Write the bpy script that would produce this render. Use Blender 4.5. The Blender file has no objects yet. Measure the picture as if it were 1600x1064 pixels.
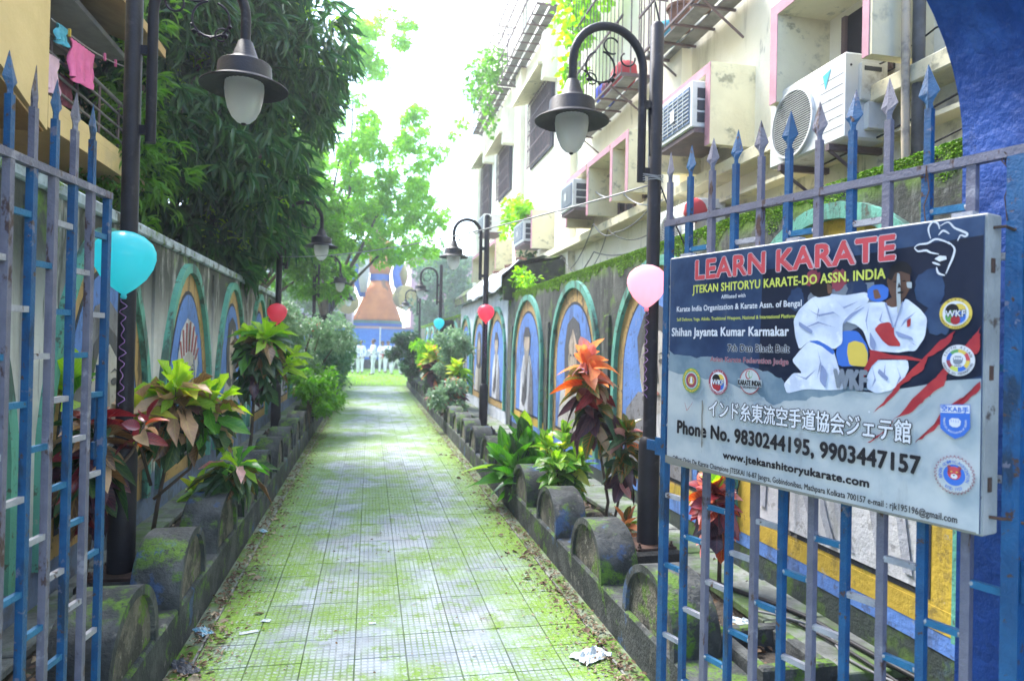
import bpy, math, random
import numpy as np
from mathutils import Vector, Matrix
random.seed(7); RNG = np.random.default_rng(7)
S = bpy.context.scene
COL = S.collection
R = math.radians
PI = math.pi

# ------------------------------------------------------------------ camera
CAM_H = 1.62
yaw, pitch, roll = R(11.749), R(0.408), R(1.2)
F0 = Vector((math.sin(yaw), math.cos(yaw), 0)); R0 = Vector((math.cos(yaw), -math.sin(yaw), 0)); Z0 = Vector((0, 0, 1))
Fw = math.cos(pitch)*F0 + math.sin(pitch)*Z0
Up = math.cos(pitch)*Z0 - math.sin(pitch)*F0
Rt = math.cos(roll)*R0 + math.sin(roll)*Up
Up = math.cos(roll)*Up - math.sin(roll)*R0
cd = bpy.data.cameras.new('camera'); cam = bpy.data.objects.new('camera', cd); COL.objects.link(cam)
mw = Matrix.Identity(4)
for i, a in enumerate((Rt, Up, -Fw)):
    for j in range(3): mw[j][i] = a[j]
mw.translation = (0, 0, CAM_H)
cam.matrix_world = mw
cd.sensor_width = 36; cd.lens = 36*1067/1600; cd.clip_start = 0.05; cd.clip_end = 900
cd.dof.use_dof = True; cd.dof.focus_distance = 3.0; cd.dof.aperture_fstop = 3.2
S.camera = cam

# ------------------------------------------------------------------ world, sun, exposure
SUN_EL, SUN_AZ = R(56), R(-32)        # azimuth from +Y towards +X
w = bpy.data.worlds.new('World'); S.world = w; w.use_nodes = True
nt = w.node_tree; nt.nodes.clear()
sky = nt.nodes.new('ShaderNodeTexSky'); sky.sky_type = 'NISHITA'; sky.sun_disc = False
sky.sun_elevation = SUN_EL; sky.sun_rotation = SUN_AZ; sky.dust_density = 1.2; sky.air_density = 1.0; sky.ozone_density = 1.0
bg = nt.nodes.new('ShaderNodeBackground'); bg.inputs['Strength'].default_value = 0.15
wo = nt.nodes.new('ShaderNodeOutputWorld')
nt.links.new(sky.outputs[0], bg.inputs[0]); nt.links.new(bg.outputs[0], wo.inputs[0])
sd = bpy.data.lights.new('sun', 'SUN'); sd.energy = 1.5; sd.angle = R(24); sd.color = (1.0, 0.975, 0.94)
so = bpy.data.objects.new('sun', sd); COL.objects.link(so)
sdir = Vector((math.sin(SUN_AZ)*math.cos(SUN_EL), math.cos(SUN_AZ)*math.cos(SUN_EL), math.sin(SUN_EL)))
so.rotation_euler = sdir.to_track_quat('Z', 'Y').to_euler(); so.location = (-8, 12, 25)
S.view_settings.view_transform = 'Standard'; S.view_settings.look = 'None'
S.view_settings.gamma = 1; S.view_settings.use_curve_mapping = False
S.view_settings.exposure = 2.85
S.cycles.use_denoising = True; S.cycles.max_bounces = 8; S.cycles.diffuse_bounces = 4
S.cycles.transmission_bounces = 8; S.cycles.transparent_max_bounces = 16; S.cycles.volume_bounces = 0
S.cycles.sample_clamp_indirect = 6

# ------------------------------------------------------------------ materials
def new_mat(name):
    m = bpy.data.materials.new(name); m.use_nodes = True
    n = m.node_tree.nodes; b = n['Principled BSDF']
    return m, m.node_tree, b
def rgba(c): return (c[0], c[1], c[2], 1)
def math_node(nt, op, a, b=None, clamp=False):
    n = nt.nodes.new('ShaderNodeMath'); n.operation = op; n.use_clamp = clamp
    for i, v in enumerate((a, b)):
        if v is None: continue
        if isinstance(v, (int, float)): n.inputs[i].default_value = v
        else: nt.links.new(v, n.inputs[i])
    return n.outputs[0]
def maprange(nt, v, a, b):
    n = nt.nodes.new('ShaderNodeMapRange'); n.interpolation_type = 'SMOOTHSTEP'
    nt.links.new(v, n.inputs['Value']); n.inputs['From Min'].default_value = a; n.inputs['From Max'].default_value = b
    return n.outputs['Result']
def noise(nt, vec, scale, detail=4, stretch=(1, 1, 1), off=(0, 0, 0), rough=.6):
    mp = nt.nodes.new('ShaderNodeMapping'); mp.inputs['Scale'].default_value = stretch; mp.inputs['Location'].default_value = off
    nt.links.new(vec, mp.inputs['Vector'])
    n = nt.nodes.new('ShaderNodeTexNoise'); n.inputs['Scale'].default_value = scale; n.inputs['Detail'].default_value = detail
    n.inputs['Roughness'].default_value = rough
    nt.links.new(mp.outputs[0], n.inputs['Vector'])
    return n.outputs['Fac']
def mixc(nt, fac, a, b):
    n = nt.nodes.new('ShaderNodeMix'); n.data_type = 'RGBA'
    for i, v in ((0, fac), (6, a), (7, b)):
        if isinstance(v, (int, float)): n.inputs[i].default_value = v
        elif isinstance(v, (tuple, list)): n.inputs[i].default_value = rgba(v)
        else: nt.links.new(v, n.inputs[i])
    return n.outputs[2]
def M(name, col, col2=None, rough=.7, layers=(), bump=.15, bscale=60, bdet=4, metal=0, spec=.4, vscale=6, rnd=0, sheen=0, extra_bump=None):
    """base colour varied to col2 by noise, then weather layers: (colour, scale, lo, hi, stretch, z-range, up-facing, offset)"""
    m, nt, b = new_mat(name)
    pos = nt.nodes.new('ShaderNodeNewGeometry')
    P = pos.outputs['Position']
    c = rgba(col)
    if col2 is None: col2 = tuple(x*.78 for x in col)
    c = mixc(nt, maprange(nt, noise(nt, P, vscale), .35, .65), col, col2)
    if rnd:
        oi = nt.nodes.new('ShaderNodeObjectInfo')
        hs = nt.nodes.new('ShaderNodeHueSaturation')
        nt.links.new(math_node(nt, 'ADD', math_node(nt, 'MULTIPLY', oi.outputs['Random'], 2*rnd), 1-rnd), hs.inputs['Value'])
        nt.links.new(c, hs.inputs['Color']); c = hs.outputs[0]
    masks = []
    for L in layers:
        lc, sc, lo, hi = L['c'], L.get('s', 4), L.get('lo', .45), L.get('hi', .6)
        k = maprange(nt, noise(nt, P, sc, L.get('d', 5), L.get('st', (1, 1, 1)), L.get('off', (0, 0, 0)), .65), lo, hi)
        if 'z' in L:
            sp = nt.nodes.new('ShaderNodeSeparateXYZ'); nt.links.new(P, sp.inputs[0])
            k = math_node(nt, 'MULTIPLY', k, maprange(nt, sp.outputs[2], *L['z']))
        if 'x' in L:
            sp = nt.nodes.new('ShaderNodeSeparateXYZ'); nt.links.new(P, sp.inputs[0])
            k2 = math_node(nt, 'ABSOLUTE', math_node(nt, 'SUBTRACT', sp.outputs[0], L['x'][0]))
            k2 = maprange(nt, k2, L['x'][1], L['x'][2])
            k = maprange(nt, math_node(nt, 'ADD', math_node(nt, 'MULTIPLY', k2, L['x'][3]), noise(nt, P, sc, 6, off=L.get('off', (0, 0, 0)), rough=.7)), lo, hi)
        if L.get('up'):
            sp = nt.nodes.new('ShaderNodeSeparateXYZ'); nt.links.new(pos.outputs['Normal'], sp.inputs[0])
            k = math_node(nt, 'MULTIPLY', k, maprange(nt, sp.outputs[2], .1, .7))
        if 'groove' in L: k = math_node(nt, 'MULTIPLY', k, pave_groove(nt, P))
        if 'a' in L: k = math_node(nt, 'MULTIPLY', k, L['a'])
        if L.get('fine'):
            k = math_node(nt, 'MULTIPLY', k, maprange(nt, math_node(nt, 'ADD', math_node(nt, 'MULTIPLY', noise(nt, P, 75, 4), .6), math_node(nt, 'MULTIPLY', noise(nt, P, 21, 4), .4)), .38, .52))
        lc2 = L.get('c2')
        if lc2: lc = mixc(nt, noise(nt, P, 25, 3), lc, lc2)
        c = mixc(nt, k, c, lc)
    nt.links.new(c, b.inputs['Base Color'])
    b.inputs['Roughness'].default_value = rough; b.inputs['Metallic'].default_value = metal
    b.inputs['Specular IOR Level'].default_value = spec
    h = noise(nt, P, bscale, bdet)
    if extra_bump: h = extra_bump(nt, P, h)
    if bump:
        bp = nt.nodes.new('ShaderNodeBump'); bp.inputs['Strength'].default_value = bump; bp.inputs['Distance'].default_value = .02
        nt.links.new(h, bp.inputs['Height']); nt.links.new(bp.outputs[0], b.inputs['Normal'])
    return m
MOSS = (.07, .16, .012); MOSS2 = (.17, .31, .02); MOSSD = (.03, .07, .012)
GRIME = (.03, .033, .028)
def moss(**k): return dict(dict(c=MOSSD, c2=MOSS2, fine=0), **k)

def leafM(name, a, b, vein=None, va=.8, trans=.35, rough=.42, edge=None, tip=None, rand=.25, spots=None):
    """leaf: colour a..b at random per leaf, veins by UV, light passing through"""
    m, nt, p = new_mat(name)
    g = nt.nodes.new('ShaderNodeNewGeometry')
    oi = nt.nodes.new('ShaderNodeObjectInfo')
    rn = math_node(nt, 'FRACT', math_node(nt, 'ADD', g.outputs['Random Per Island'], math_node(nt, 'MULTIPLY', oi.outputs['Random'], 7.3)))
    c = mixc(nt, rn, a, b)
    uvn = nt.nodes.new('ShaderNodeUVMap'); sp = nt.nodes.new('ShaderNodeSeparateXYZ'); nt.links.new(uvn.outputs[0], sp.inputs[0])
    u = math_node(nt, 'ABSOLUTE', math_node(nt, 'SUBTRACT', sp.outputs[0], .5)); v = sp.outputs[1]
    if edge: c = mixc(nt, maprange(nt, u, .22, .5), c, edge)
    if tip: c = mixc(nt, maprange(nt, v, .25, .9), c, tip)
    if spots: c = mixc(nt, maprange(nt, noise(nt, g.outputs['Position'], 28, 2), .52, .6), c, spots)
    if vein:
        mid = math_node(nt, 'SUBTRACT', 1, maprange(nt, u, .02, .06))
        w_ = math_node(nt, 'FRACT', math_node(nt, 'SUBTRACT', math_node(nt, 'MULTIPLY', v, 9), math_node(nt, 'MULTIPLY', u, 5)))
        side = math_node(nt, 'SUBTRACT', 1, maprange(nt, math_node(nt, 'ABSOLUTE', math_node(nt, 'SUBTRACT', w_, .5)), .05, .14))
        k = math_node(nt, 'MAXIMUM', mid, math_node(nt, 'MULTIPLY', side, .75))
        c = mixc(nt, math_node(nt, 'MULTIPLY', k, va), c, vein)
    hs = nt.nodes.new('ShaderNodeHueSaturation')
    nt.links.new(math_node(nt, 'ADD', math_node(nt, 'MULTIPLY', noise(nt, g.outputs['Position'], 9, 2), rand*4), 1-rand*2), hs.inputs['Value'])
    nt.links.new(c, hs.inputs['Color']); c = hs.outputs[0]
    nt.links.new(c, p.inputs['Base Color']); p.inputs['Roughness'].default_value = rough
    p.inputs['Specular IOR Level'].default_value = .5
    if trans:
        t = nt.nodes.new('ShaderNodeBsdfTranslucent'); hs2 = nt.nodes.new('ShaderNodeHueSaturation')
        hs2.inputs['Value'].default_value = 1.7; hs2.inputs['Saturation'].default_value = 1.1
        nt.links.new(c, hs2.inputs['Color']); nt.links.new(hs2.outputs[0], t.inputs[0])
        mx = nt.nodes.new('ShaderNodeMixShader'); mx.inputs[0].default_value = trans
        out = nt.nodes['Material Output']
        nt.links.new(p.outputs[0], mx.inputs[1]); nt.links.new(t.outputs[0], mx.inputs[2]); nt.links.new(mx.outputs[0], out.inputs[0])
    return m
def glassM(name, col=(.9, .95, 1), rough=.1, alpha=.4):
    m, nt, b = new_mat(name)
    b.inputs['Base Color'].default_value = rgba(col); b.inputs['Roughness'].default_value = rough
    b.inputs['Transmission Weight'].default_value = alpha; b.inputs['IOR'].default_value = 1.3
    return m

# --- concrete, walls, paint
TPX, TPY, TPW, TPL = -.825+.0, 2.0, .26125, .26425
def pave_groove(nt, P):
    """1 in the grooves between the small raised squares of a chequered cement tile"""
    sp = nt.nodes.new('ShaderNodeSeparateXYZ'); nt.links.new(P, sp.inputs[0])
    def rib(axis, o, s):
        fr = math_node(nt, 'FRACT', math_node(nt, 'ADD', math_node(nt, 'MULTIPLY', sp.outputs[axis], 8/s), 100-o*8/s))
        return maprange(nt, math_node(nt, 'ABSOLUTE', math_node(nt, 'SUBTRACT', fr, .5)), .33, .44)
    return math_node(nt, 'MAXIMUM', rib(0, TPX, TPW), rib(1, TPY, TPL))
def pave_bump(nt, P, h):
    return math_node(nt, 'SUBTRACT', math_node(nt, 'MULTIPLY', h, .5), pave_groove(nt, P))
m_tile = M('cement_tile', (.37, .41, .44), (.27, .31, .34), .75, rnd=.15, bump=.5, bscale=55, vscale=3.2, extra_bump=pave_bump, layers=(
    dict(c=(.36, .37, .37), s=1.1, lo=.52, hi=.68, off=(3, 1, 0)),
    dict(c=(.09, .10, .085), s=6, lo=.55, hi=.7, off=(1, 5, 0), a=.55),
    dict(c=(.10, .085, .07), s=5, lo=.66, hi=.85, x=(.225, .75, 1.1, .45), a=.85, off=(3, 3, 1)),
    dict(c=(.20, .13, .10), s=2.3, lo=.6, hi=.72, off=(7, 5, 0), a=.35),
    moss(s=1.9, lo=.61, hi=.82, x=(.25, .10, 1.1, .36), fine=1, a=.92, c=(.09, .19, .015), c2=(.24, .42, .025)),
    moss(s=6, lo=.53, hi=.63, off=(9, 2, 0), fine=1, a=.8, c=(.09, .18, .012), c2=(.22, .38, .02)),
    dict(c=(.075, .09, .07), s=3, lo=.35, hi=.6, groove=1, a=.5, off=(6, 6, 0)),
    moss(s=2.5, lo=.47, hi=.60, groove=1, a=.55, off=(1, 6, 0), c=(.08, .16, .015), c2=(.2, .34, .03)),
    moss(s=1.1, lo=.46, hi=.60, off=(2, 6, 0), fine=1, a=.85, c=(.10, .2, .015), c2=(.22, .38, .02)),
))
m_strip = M('pale_edging_strip', (.30, .30, .27), (.18, .18, .16), .85, bump=.3, layers=(moss(s=5, lo=.5, hi=.6), dict(c=(.08, .07, .06), s=6, lo=.5, hi=.62, off=(2, 2, 2))))
m_pathbase = M('path_mortar', (.20, .23, .16), (.12, .15, .08), .9, layers=(moss(s=3, lo=.45, hi=.6, c=(.05, .11, .01), c2=(.14, .26, .02)),))
m_kerb = M('mossy_cement', (.095, .10, .098), (.04, .045, .045), .85, bump=.6, bscale=45, vscale=5, layers=(
    dict(c=(.022, .026, .027), s=3.5, lo=.42, hi=.6, a=.85),
    dict(c=(.22, .21, .185), s=9, lo=.6, hi=.7, a=.6, off=(4, 4, 1)),
    dict(c=(.05, .10, .22), s=3, lo=.60, hi=.66, a=.8, off=(2, 9, 1)),
    moss(s=4.5, lo=.555, hi=.63, d=9, off=(0, 0, 6), a=.9, fine=1, c=(.03, .075, .01), c2=(.13, .26, .02)),
    moss(s=4, lo=.52, hi=.60, d=9, up=1, off=(8, 0, 6), a=.85, fine=1, c=(.04, .09, .01), c2=(.14, .27, .02))))
m_kpanel = M('rough_kerb_plaster', (.20, .175, .14), (.09, .085, .07), .92, bump=1, bscale=55, vscale=9, layers=(
    dict(c=(.035, .035, .03), s=6, lo=.46, hi=.6, a=.85), dict(c=(.33, .31, .27), s=22, lo=.60, hi=.68, a=.7),
    moss(s=5, lo=.54, hi=.62, a=.85, off=(3, 3, 3))))
m_soil = M('soil', (.075, .06, .045), (.035, .03, .024), .95, bump=1, bscale=30, vscale=20, layers=(moss(s=2.5, lo=.55, hi=.65, a=.8), dict(c=(.2, .17, .13), s=40, lo=.62, hi=.7)))
m_slab = M('cover_slab', (.20, .215, .20), (.12, .13, .12), .85, bump=.3, rnd=.15, vscale=8, layers=(moss(s=3, lo=.45, hi=.62, a=.85, c2=(.12, .22, .03)), dict(c=(.07, .075, .065), s=7, lo=.5, hi=.65, a=.7, off=(3, 3, 3))))
def wallmat(name, c1, c2, layers, **k): return M(name, c1, c2, .88, bump=k.pop('bump', .35), bscale=35, vscale=k.pop('vscale', 2.5), layers=layers, **k)
streak = (1, 1, .12)
m_wallR = wallmat('stained_wall_render', (.095, .10, .088), (.05, .055, .05), (
    dict(c=(.30, .31, .29), s=5, lo=.58, hi=.70, st=(1, 1, .2), a=.6, off=(0, 3, 0)),
    dict(c=(.022, .026, .022), s=5, lo=.46, hi=.60, st=(1, 1, .3), a=.8),
    dict(c=(.20, .21, .20), s=30, lo=.60, hi=.68, a=.5, off=(0, 3, 5)),
    dict(c=(.10, .19, .40), s=2.6, lo=.58, hi=.62, z=(.46, .42), a=.9),
    dict(c=(.035, .05, .045), s=1.5, lo=.2, hi=.3, z=(.40, .33), a=.85),
    moss(s=4, lo=.52, hi=.64, a=.55, off=(5, 5, 2)),
    moss(s=5, lo=.40, hi=.52, z=(2.32, 2.5), off=(1, 1, 1), c=(.05, .12, .01), c2=(.2, .36, .02)),
    moss(s=3, lo=.5, hi=.6, up=1)))
m_wallL = wallmat('weathered_cream_wall', (.66, .66, .62), (.50, .51, .49), (
    dict(c=(.30, .30, .26), s=5, lo=.54, hi=.68, st=streak, a=.6),
    dict(c=(.028, .034, .026), s=4, lo=.28, hi=.50, st=(1, 1, .3), z=(1.45, 2.15), a=.95),
    dict(c=(.035, .04, .03), s=8, lo=.56, hi=.64, st=(1, 1, .1), a=.8, off=(0, 4, 0)),
    dict(c=(.10, .17, .32), s=3, lo=.1, hi=.2, z=(.60, .56), a=.85),
    dict(c=(.12, .13, .14), s=4, lo=.45, hi=.6, z=(.58, .3), a=.8, off=(2, 2, 2)),
    moss(s=4, lo=.55, hi=.65, z=(1.8, 2.4), a=.7)))
m_coping = M('pale_blue_coping', (.42, .50, .54), (.25, .30, .32), .8, layers=(dict(c=(.06, .07, .05), s=5, lo=.5, hi=.62), moss(s=6, lo=.58, hi=.66)))
def painted(name, c, **k):
    return M(name, c, tuple(x*.8 for x in c), .75, bump=.3, bscale=35, vscale=3, layers=(
        dict(c=(.05, .05, .045), s=6, lo=.52, hi=.64, st=(1, 1, .3), a=k.get('dirt', .75)),
        dict(c=(.07, .06, .045), s=14, lo=.58, hi=.64, a=k.get('dirt', .75), off=(5, 1, 2)),
        dict(c=(.38, .37, .33), s=11, lo=.64, hi=.70, a=.55, off=(2, 2, 2)),
        moss(s=3.5, lo=.60, hi=.70, a=k.get('moss', .6), off=(4, 1, 9))))
p_green = painted('paint_green', (.12, .38, .29)); p_ochre = painted('paint_ochre', (.50, .33, .12)); p_yellow = painted('paint_yellow', (.55, .38, .05), dirt=.4, moss=.2)
p_blue = painted('paint_blue', (.12, .25, .62), dirt=.5, moss=.3); p_black = painted('paint_dark_outline', (.03, .035, .05), dirt=.2, moss=.2)
p_white = painted('paint_white', (.62, .63, .66), dirt=.35, moss=.15); p_skin = painted('paint_flesh', (.52, .42, .33), dirt=.7, moss=.2)
p_face = painted('paint_pale_grey_face', (.52, .50, .46), dirt=.35, moss=.1); p_grey = painted('paint_grey', (.22, .22, .24)); p_hair = painted('paint_hair', (.09, .09, .10)); p_red = painted('paint_maroon', (.36, .10, .10), dirt=.3)
p_shade = painted('paint_face_shade', (.34, .31, .28), dirt=.3, moss=.1); p_lip = painted('paint_lip', (.32, .15, .13), dirt=.2, moss=.1)
m_gblue = M('gate_blue_paint', (.006, .060, .165), (.009, .085, .215), .45, spec=.5, bump=.25, bscale=120, vscale=15, layers=(dict(c=(.012, .025, .045), s=12, lo=.55, hi=.66, st=(1, 1, .3), a=.8), dict(c=(.16, .15, .20), s=16, lo=.62, hi=.65, a=.8, off=(5, 2, 1)), dict(c=(.07, .035, .025), s=32, lo=.61, hi=.65)))
m_ggrey = M('gate_mauve_grey_paint', (.155, .15, .20), (.12, .118, .165), .5, spec=.5, bump=.25, bscale=120, vscale=15, layers=(dict(c=(.06, .03, .025), s=16, lo=.58, hi=.63, st=(1, 1, .4)), dict(c=(.40, .39, .43), s=10, lo=.6, hi=.7, a=.5, off=(2, 1, 1))))
m_gdirty = M('gate_whitish_paint', (.36, .36, .39), (.28, .28, .31), .5, bump=.25, bscale=120, vscale=20, layers=(dict(c=(.09, .05, .04), s=26, lo=.60, hi=.66), dict(c=(.1, .12, .2), s=12, lo=.6, hi=.7, a=.5, off=(2, 1, 1))))
m_gsky = M('gate_light_blue_paint', (.014, .115, .24), (.025, .155, .30), .45, bump=.25, bscale=120, vscale=15, layers=(dict(c=(.05, .06, .08), s=26, lo=.62, hi=.68),))
m_archblue = M('arch_blue_paint', (.008, .045, .21), (.012, .065, .29), .55, spec=.35, bump=.55, bscale=22, bdet=6, vscale=4, layers=(dict(c=(.03, .10, .36), s=5, lo=.55, hi=.7, a=.7), dict(c=(.01, .02, .06), s=5, lo=.62, hi=.75, a=.6, off=(3, 3, 3)), dict(c=(.25, .3, .4), s=60, lo=.72, hi=.75, a=.6)))
m_post = M('post_black_paint', (.009, .009, .013), (.015, .014, .02), .5, spec=.3, bump=.12, bscale=90, vscale=12, layers=(dict(c=(.07, .06, .065), s=9, lo=.58, hi=.72, a=.6), dict(c=(.06, .03, .02), s=20, lo=.64, hi=.7, z=(1.0, .3))))
m_rust = M('rusty_flange', (.09, .045, .03), (.04, .025, .02), .85, bump=.4)
m_bc = M('black_cement', (.03, .03, .03), (.05, .05, .045), .9, bump=.5)
m_glass = glassM('ribbed_lamp_glass', (.95, .97, 1), .12, .85)
_n = m_glass.node_tree; _t = _n.nodes.new('ShaderNodeBsdfTranslucent'); _t.inputs[0].default_value = (.9, .93, 1, 1); _x = _n.nodes.new('ShaderNodeMixShader'); _x.inputs[0].default_value = .80; _t.inputs[0].default_value = (1, 1, 1, 1)
_n.links.new(_n.nodes['Principled BSDF'].outputs[0], _x.inputs[1]); _n.links.new(_t.outputs[0], _x.inputs[2]); _n.links.new(_x.outputs[0], _n.nodes['Material Output'].inputs[0])
# buildings
m_cream = wallmat('cream_wall_paint', (.86, .82, .68), (.80, .76, .60), (
    dict(c=(.34, .30, .22), s=3, lo=.56, hi=.72, st=(1, 1, .15), a=.6),
    dict(c=(.10, .10, .09), s=3.2, lo=.56, hi=.70, z=(3.9, 2.6), a=.85),
    dict(c=(.13, .13, .11), s=5, lo=.63, hi=.72, st=(1, 1, .2), a=.7, off=(3, 8, 2))), bump=.2)
m_fin = wallmat('cream_fin_paint', (.76, .70, .48), (.68, .62, .42), (
    dict(c=(.16, .16, .12), s=4, lo=.55, hi=.72, a=.65), dict(c=(.10, .11, .08), s=6, lo=.60, hi=.70, a=.6, off=(4, 4, 4))), bump=.2)
m_pink = M('pink_edge_paint', (.52, .27, .31), (.44, .22, .26), .7, layers=(dict(c=(.12, .10, .09), s=8, lo=.6, hi=.68, a=.7),))
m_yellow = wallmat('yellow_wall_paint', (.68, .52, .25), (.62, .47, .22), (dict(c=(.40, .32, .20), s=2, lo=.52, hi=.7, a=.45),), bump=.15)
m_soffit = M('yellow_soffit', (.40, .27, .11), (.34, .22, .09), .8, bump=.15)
m_dark = M('dark_opening', (.02, .02, .028), (.03, .03, .04), .8)
m_shutter = M('maroon_shutter', (.06, .03, .04), (.05, .028, .035), .7)
m_grille = M('iron_grille', (.15, .10, .10), (.10, .075, .08), .7, bump=.2)
m_greywall = M('grey_room_wall', (.34, .34, .37), (.28, .28, .31), .85)
m_acw = M('ac_white_plastic', (.66, .67, .64), (.58, .59, .56), .45, bump=.03, layers=(dict(c=(.28, .26, .22), s=7, lo=.58, hi=.7, a=.6),))
m_acgrill = M('ac_coil_fins', (.10, .15, .24), (.14, .19, .28), .6)
m_acdark = M('ac_dark_mesh', (.05, .055, .065), (.035, .04, .05), .6)
m_tealdecal = M('teal_decal', (.05, .40, .45), (.06, .42, .47), .5)
m_pvc = M('pvc_pipe', (.50, .42, .30), (.38, .33, .26), .6, layers=(dict(c=(.12, .12, .11), s=6, lo=.5, hi=.65, a=.7),))
m_pipegrey = M('grey_iron_pipe', (.20, .20, .20), (.12, .12, .12), .7)
m_cable = M('black_cable', (.012, .012, .014), (.02, .02, .022), .55, bump=0)
m_wirew = M('pale_wire', (.45, .45, .45), (.35, .35, .35), .5, bump=0)
m_tin = M('rusted_roof_sheet', (.07, .075, .06), (.04, .045, .035), .85, bump=.5, layers=(moss(s=4, lo=.5, hi=.62), dict(c=(.2, .2, .19), s=7, lo=.6, hi=.7, a=.6)))
m_tarp = M('white_tarpaulin', (.62, .66, .70), (.50, .54, .60), .5, bump=.6, bscale=9, layers=(dict(c=(.25, .28, .3), s=5, lo=.58, hi=.68, a=.6),))
m_hutwhite = M('hut_pale_wall', (.55, .58, .62), (.42, .46, .52), .8)
m_brick = M('old_brick', (.22, .11, .07), (.15, .08, .06), .9)
m_grass = M('lawn_grass', (.10, .19, .03), (.14, .24, .045), .95, bump=.8, bscale=120)
m_ground = M('bare_ground', (.12, .11, .08), (.08, .09, .05), .95, bump=.5)
m_bluewall = M('far_blue_wall', (.04, .16, .60), (.06, .22, .66), .7, layers=(dict(c=(.55, .62, .72), s=.45, lo=.56, hi=.62, off=(4, 2, 7)),))
m_pinkb = M('pink_building_wall', (.50, .30, .34), (.46, .27, .31), .8)
m_offwhite = M('offwhite_building_wall', (.55, .53, .50), (.48, .46, .44), .8)
m_balT, m_balP, m_balR = [leafM(n, c, c, trans=.62, rough=.25, rand=0) for n, c in (('teal_balloon', (.15, .62, .66)), ('pale_pink_balloon', (.86, .55, .61)), ('red_balloon', (.84, .20, .27)))]
m_ribbon = M('purple_ribbon', (.22, .09, .30), (.28, .13, .36), .3, bump=0)
m_bark = M('tree_bark', (.10, .075, .05), (.06, .05, .035), .9, bump=.6, bscale=30)
m_twig = M('croton_stem', (.12, .085, .06), (.05, .04, .03), .85, bump=.4)
m_cloth = {k: M('cloth_'+k, c, tuple(x*.85 for x in c), .9, bump=.3, bscale=9) for k, c in dict(pink=(.72, .16, .36), lilac=(.72, .50, .60), aqua=(.10, .42, .55), white=(.78, .78, .78), red=(.5, .05, .06), blue=(.06, .10, .55), maroon=(.2, .05, .08)).items()}

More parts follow.
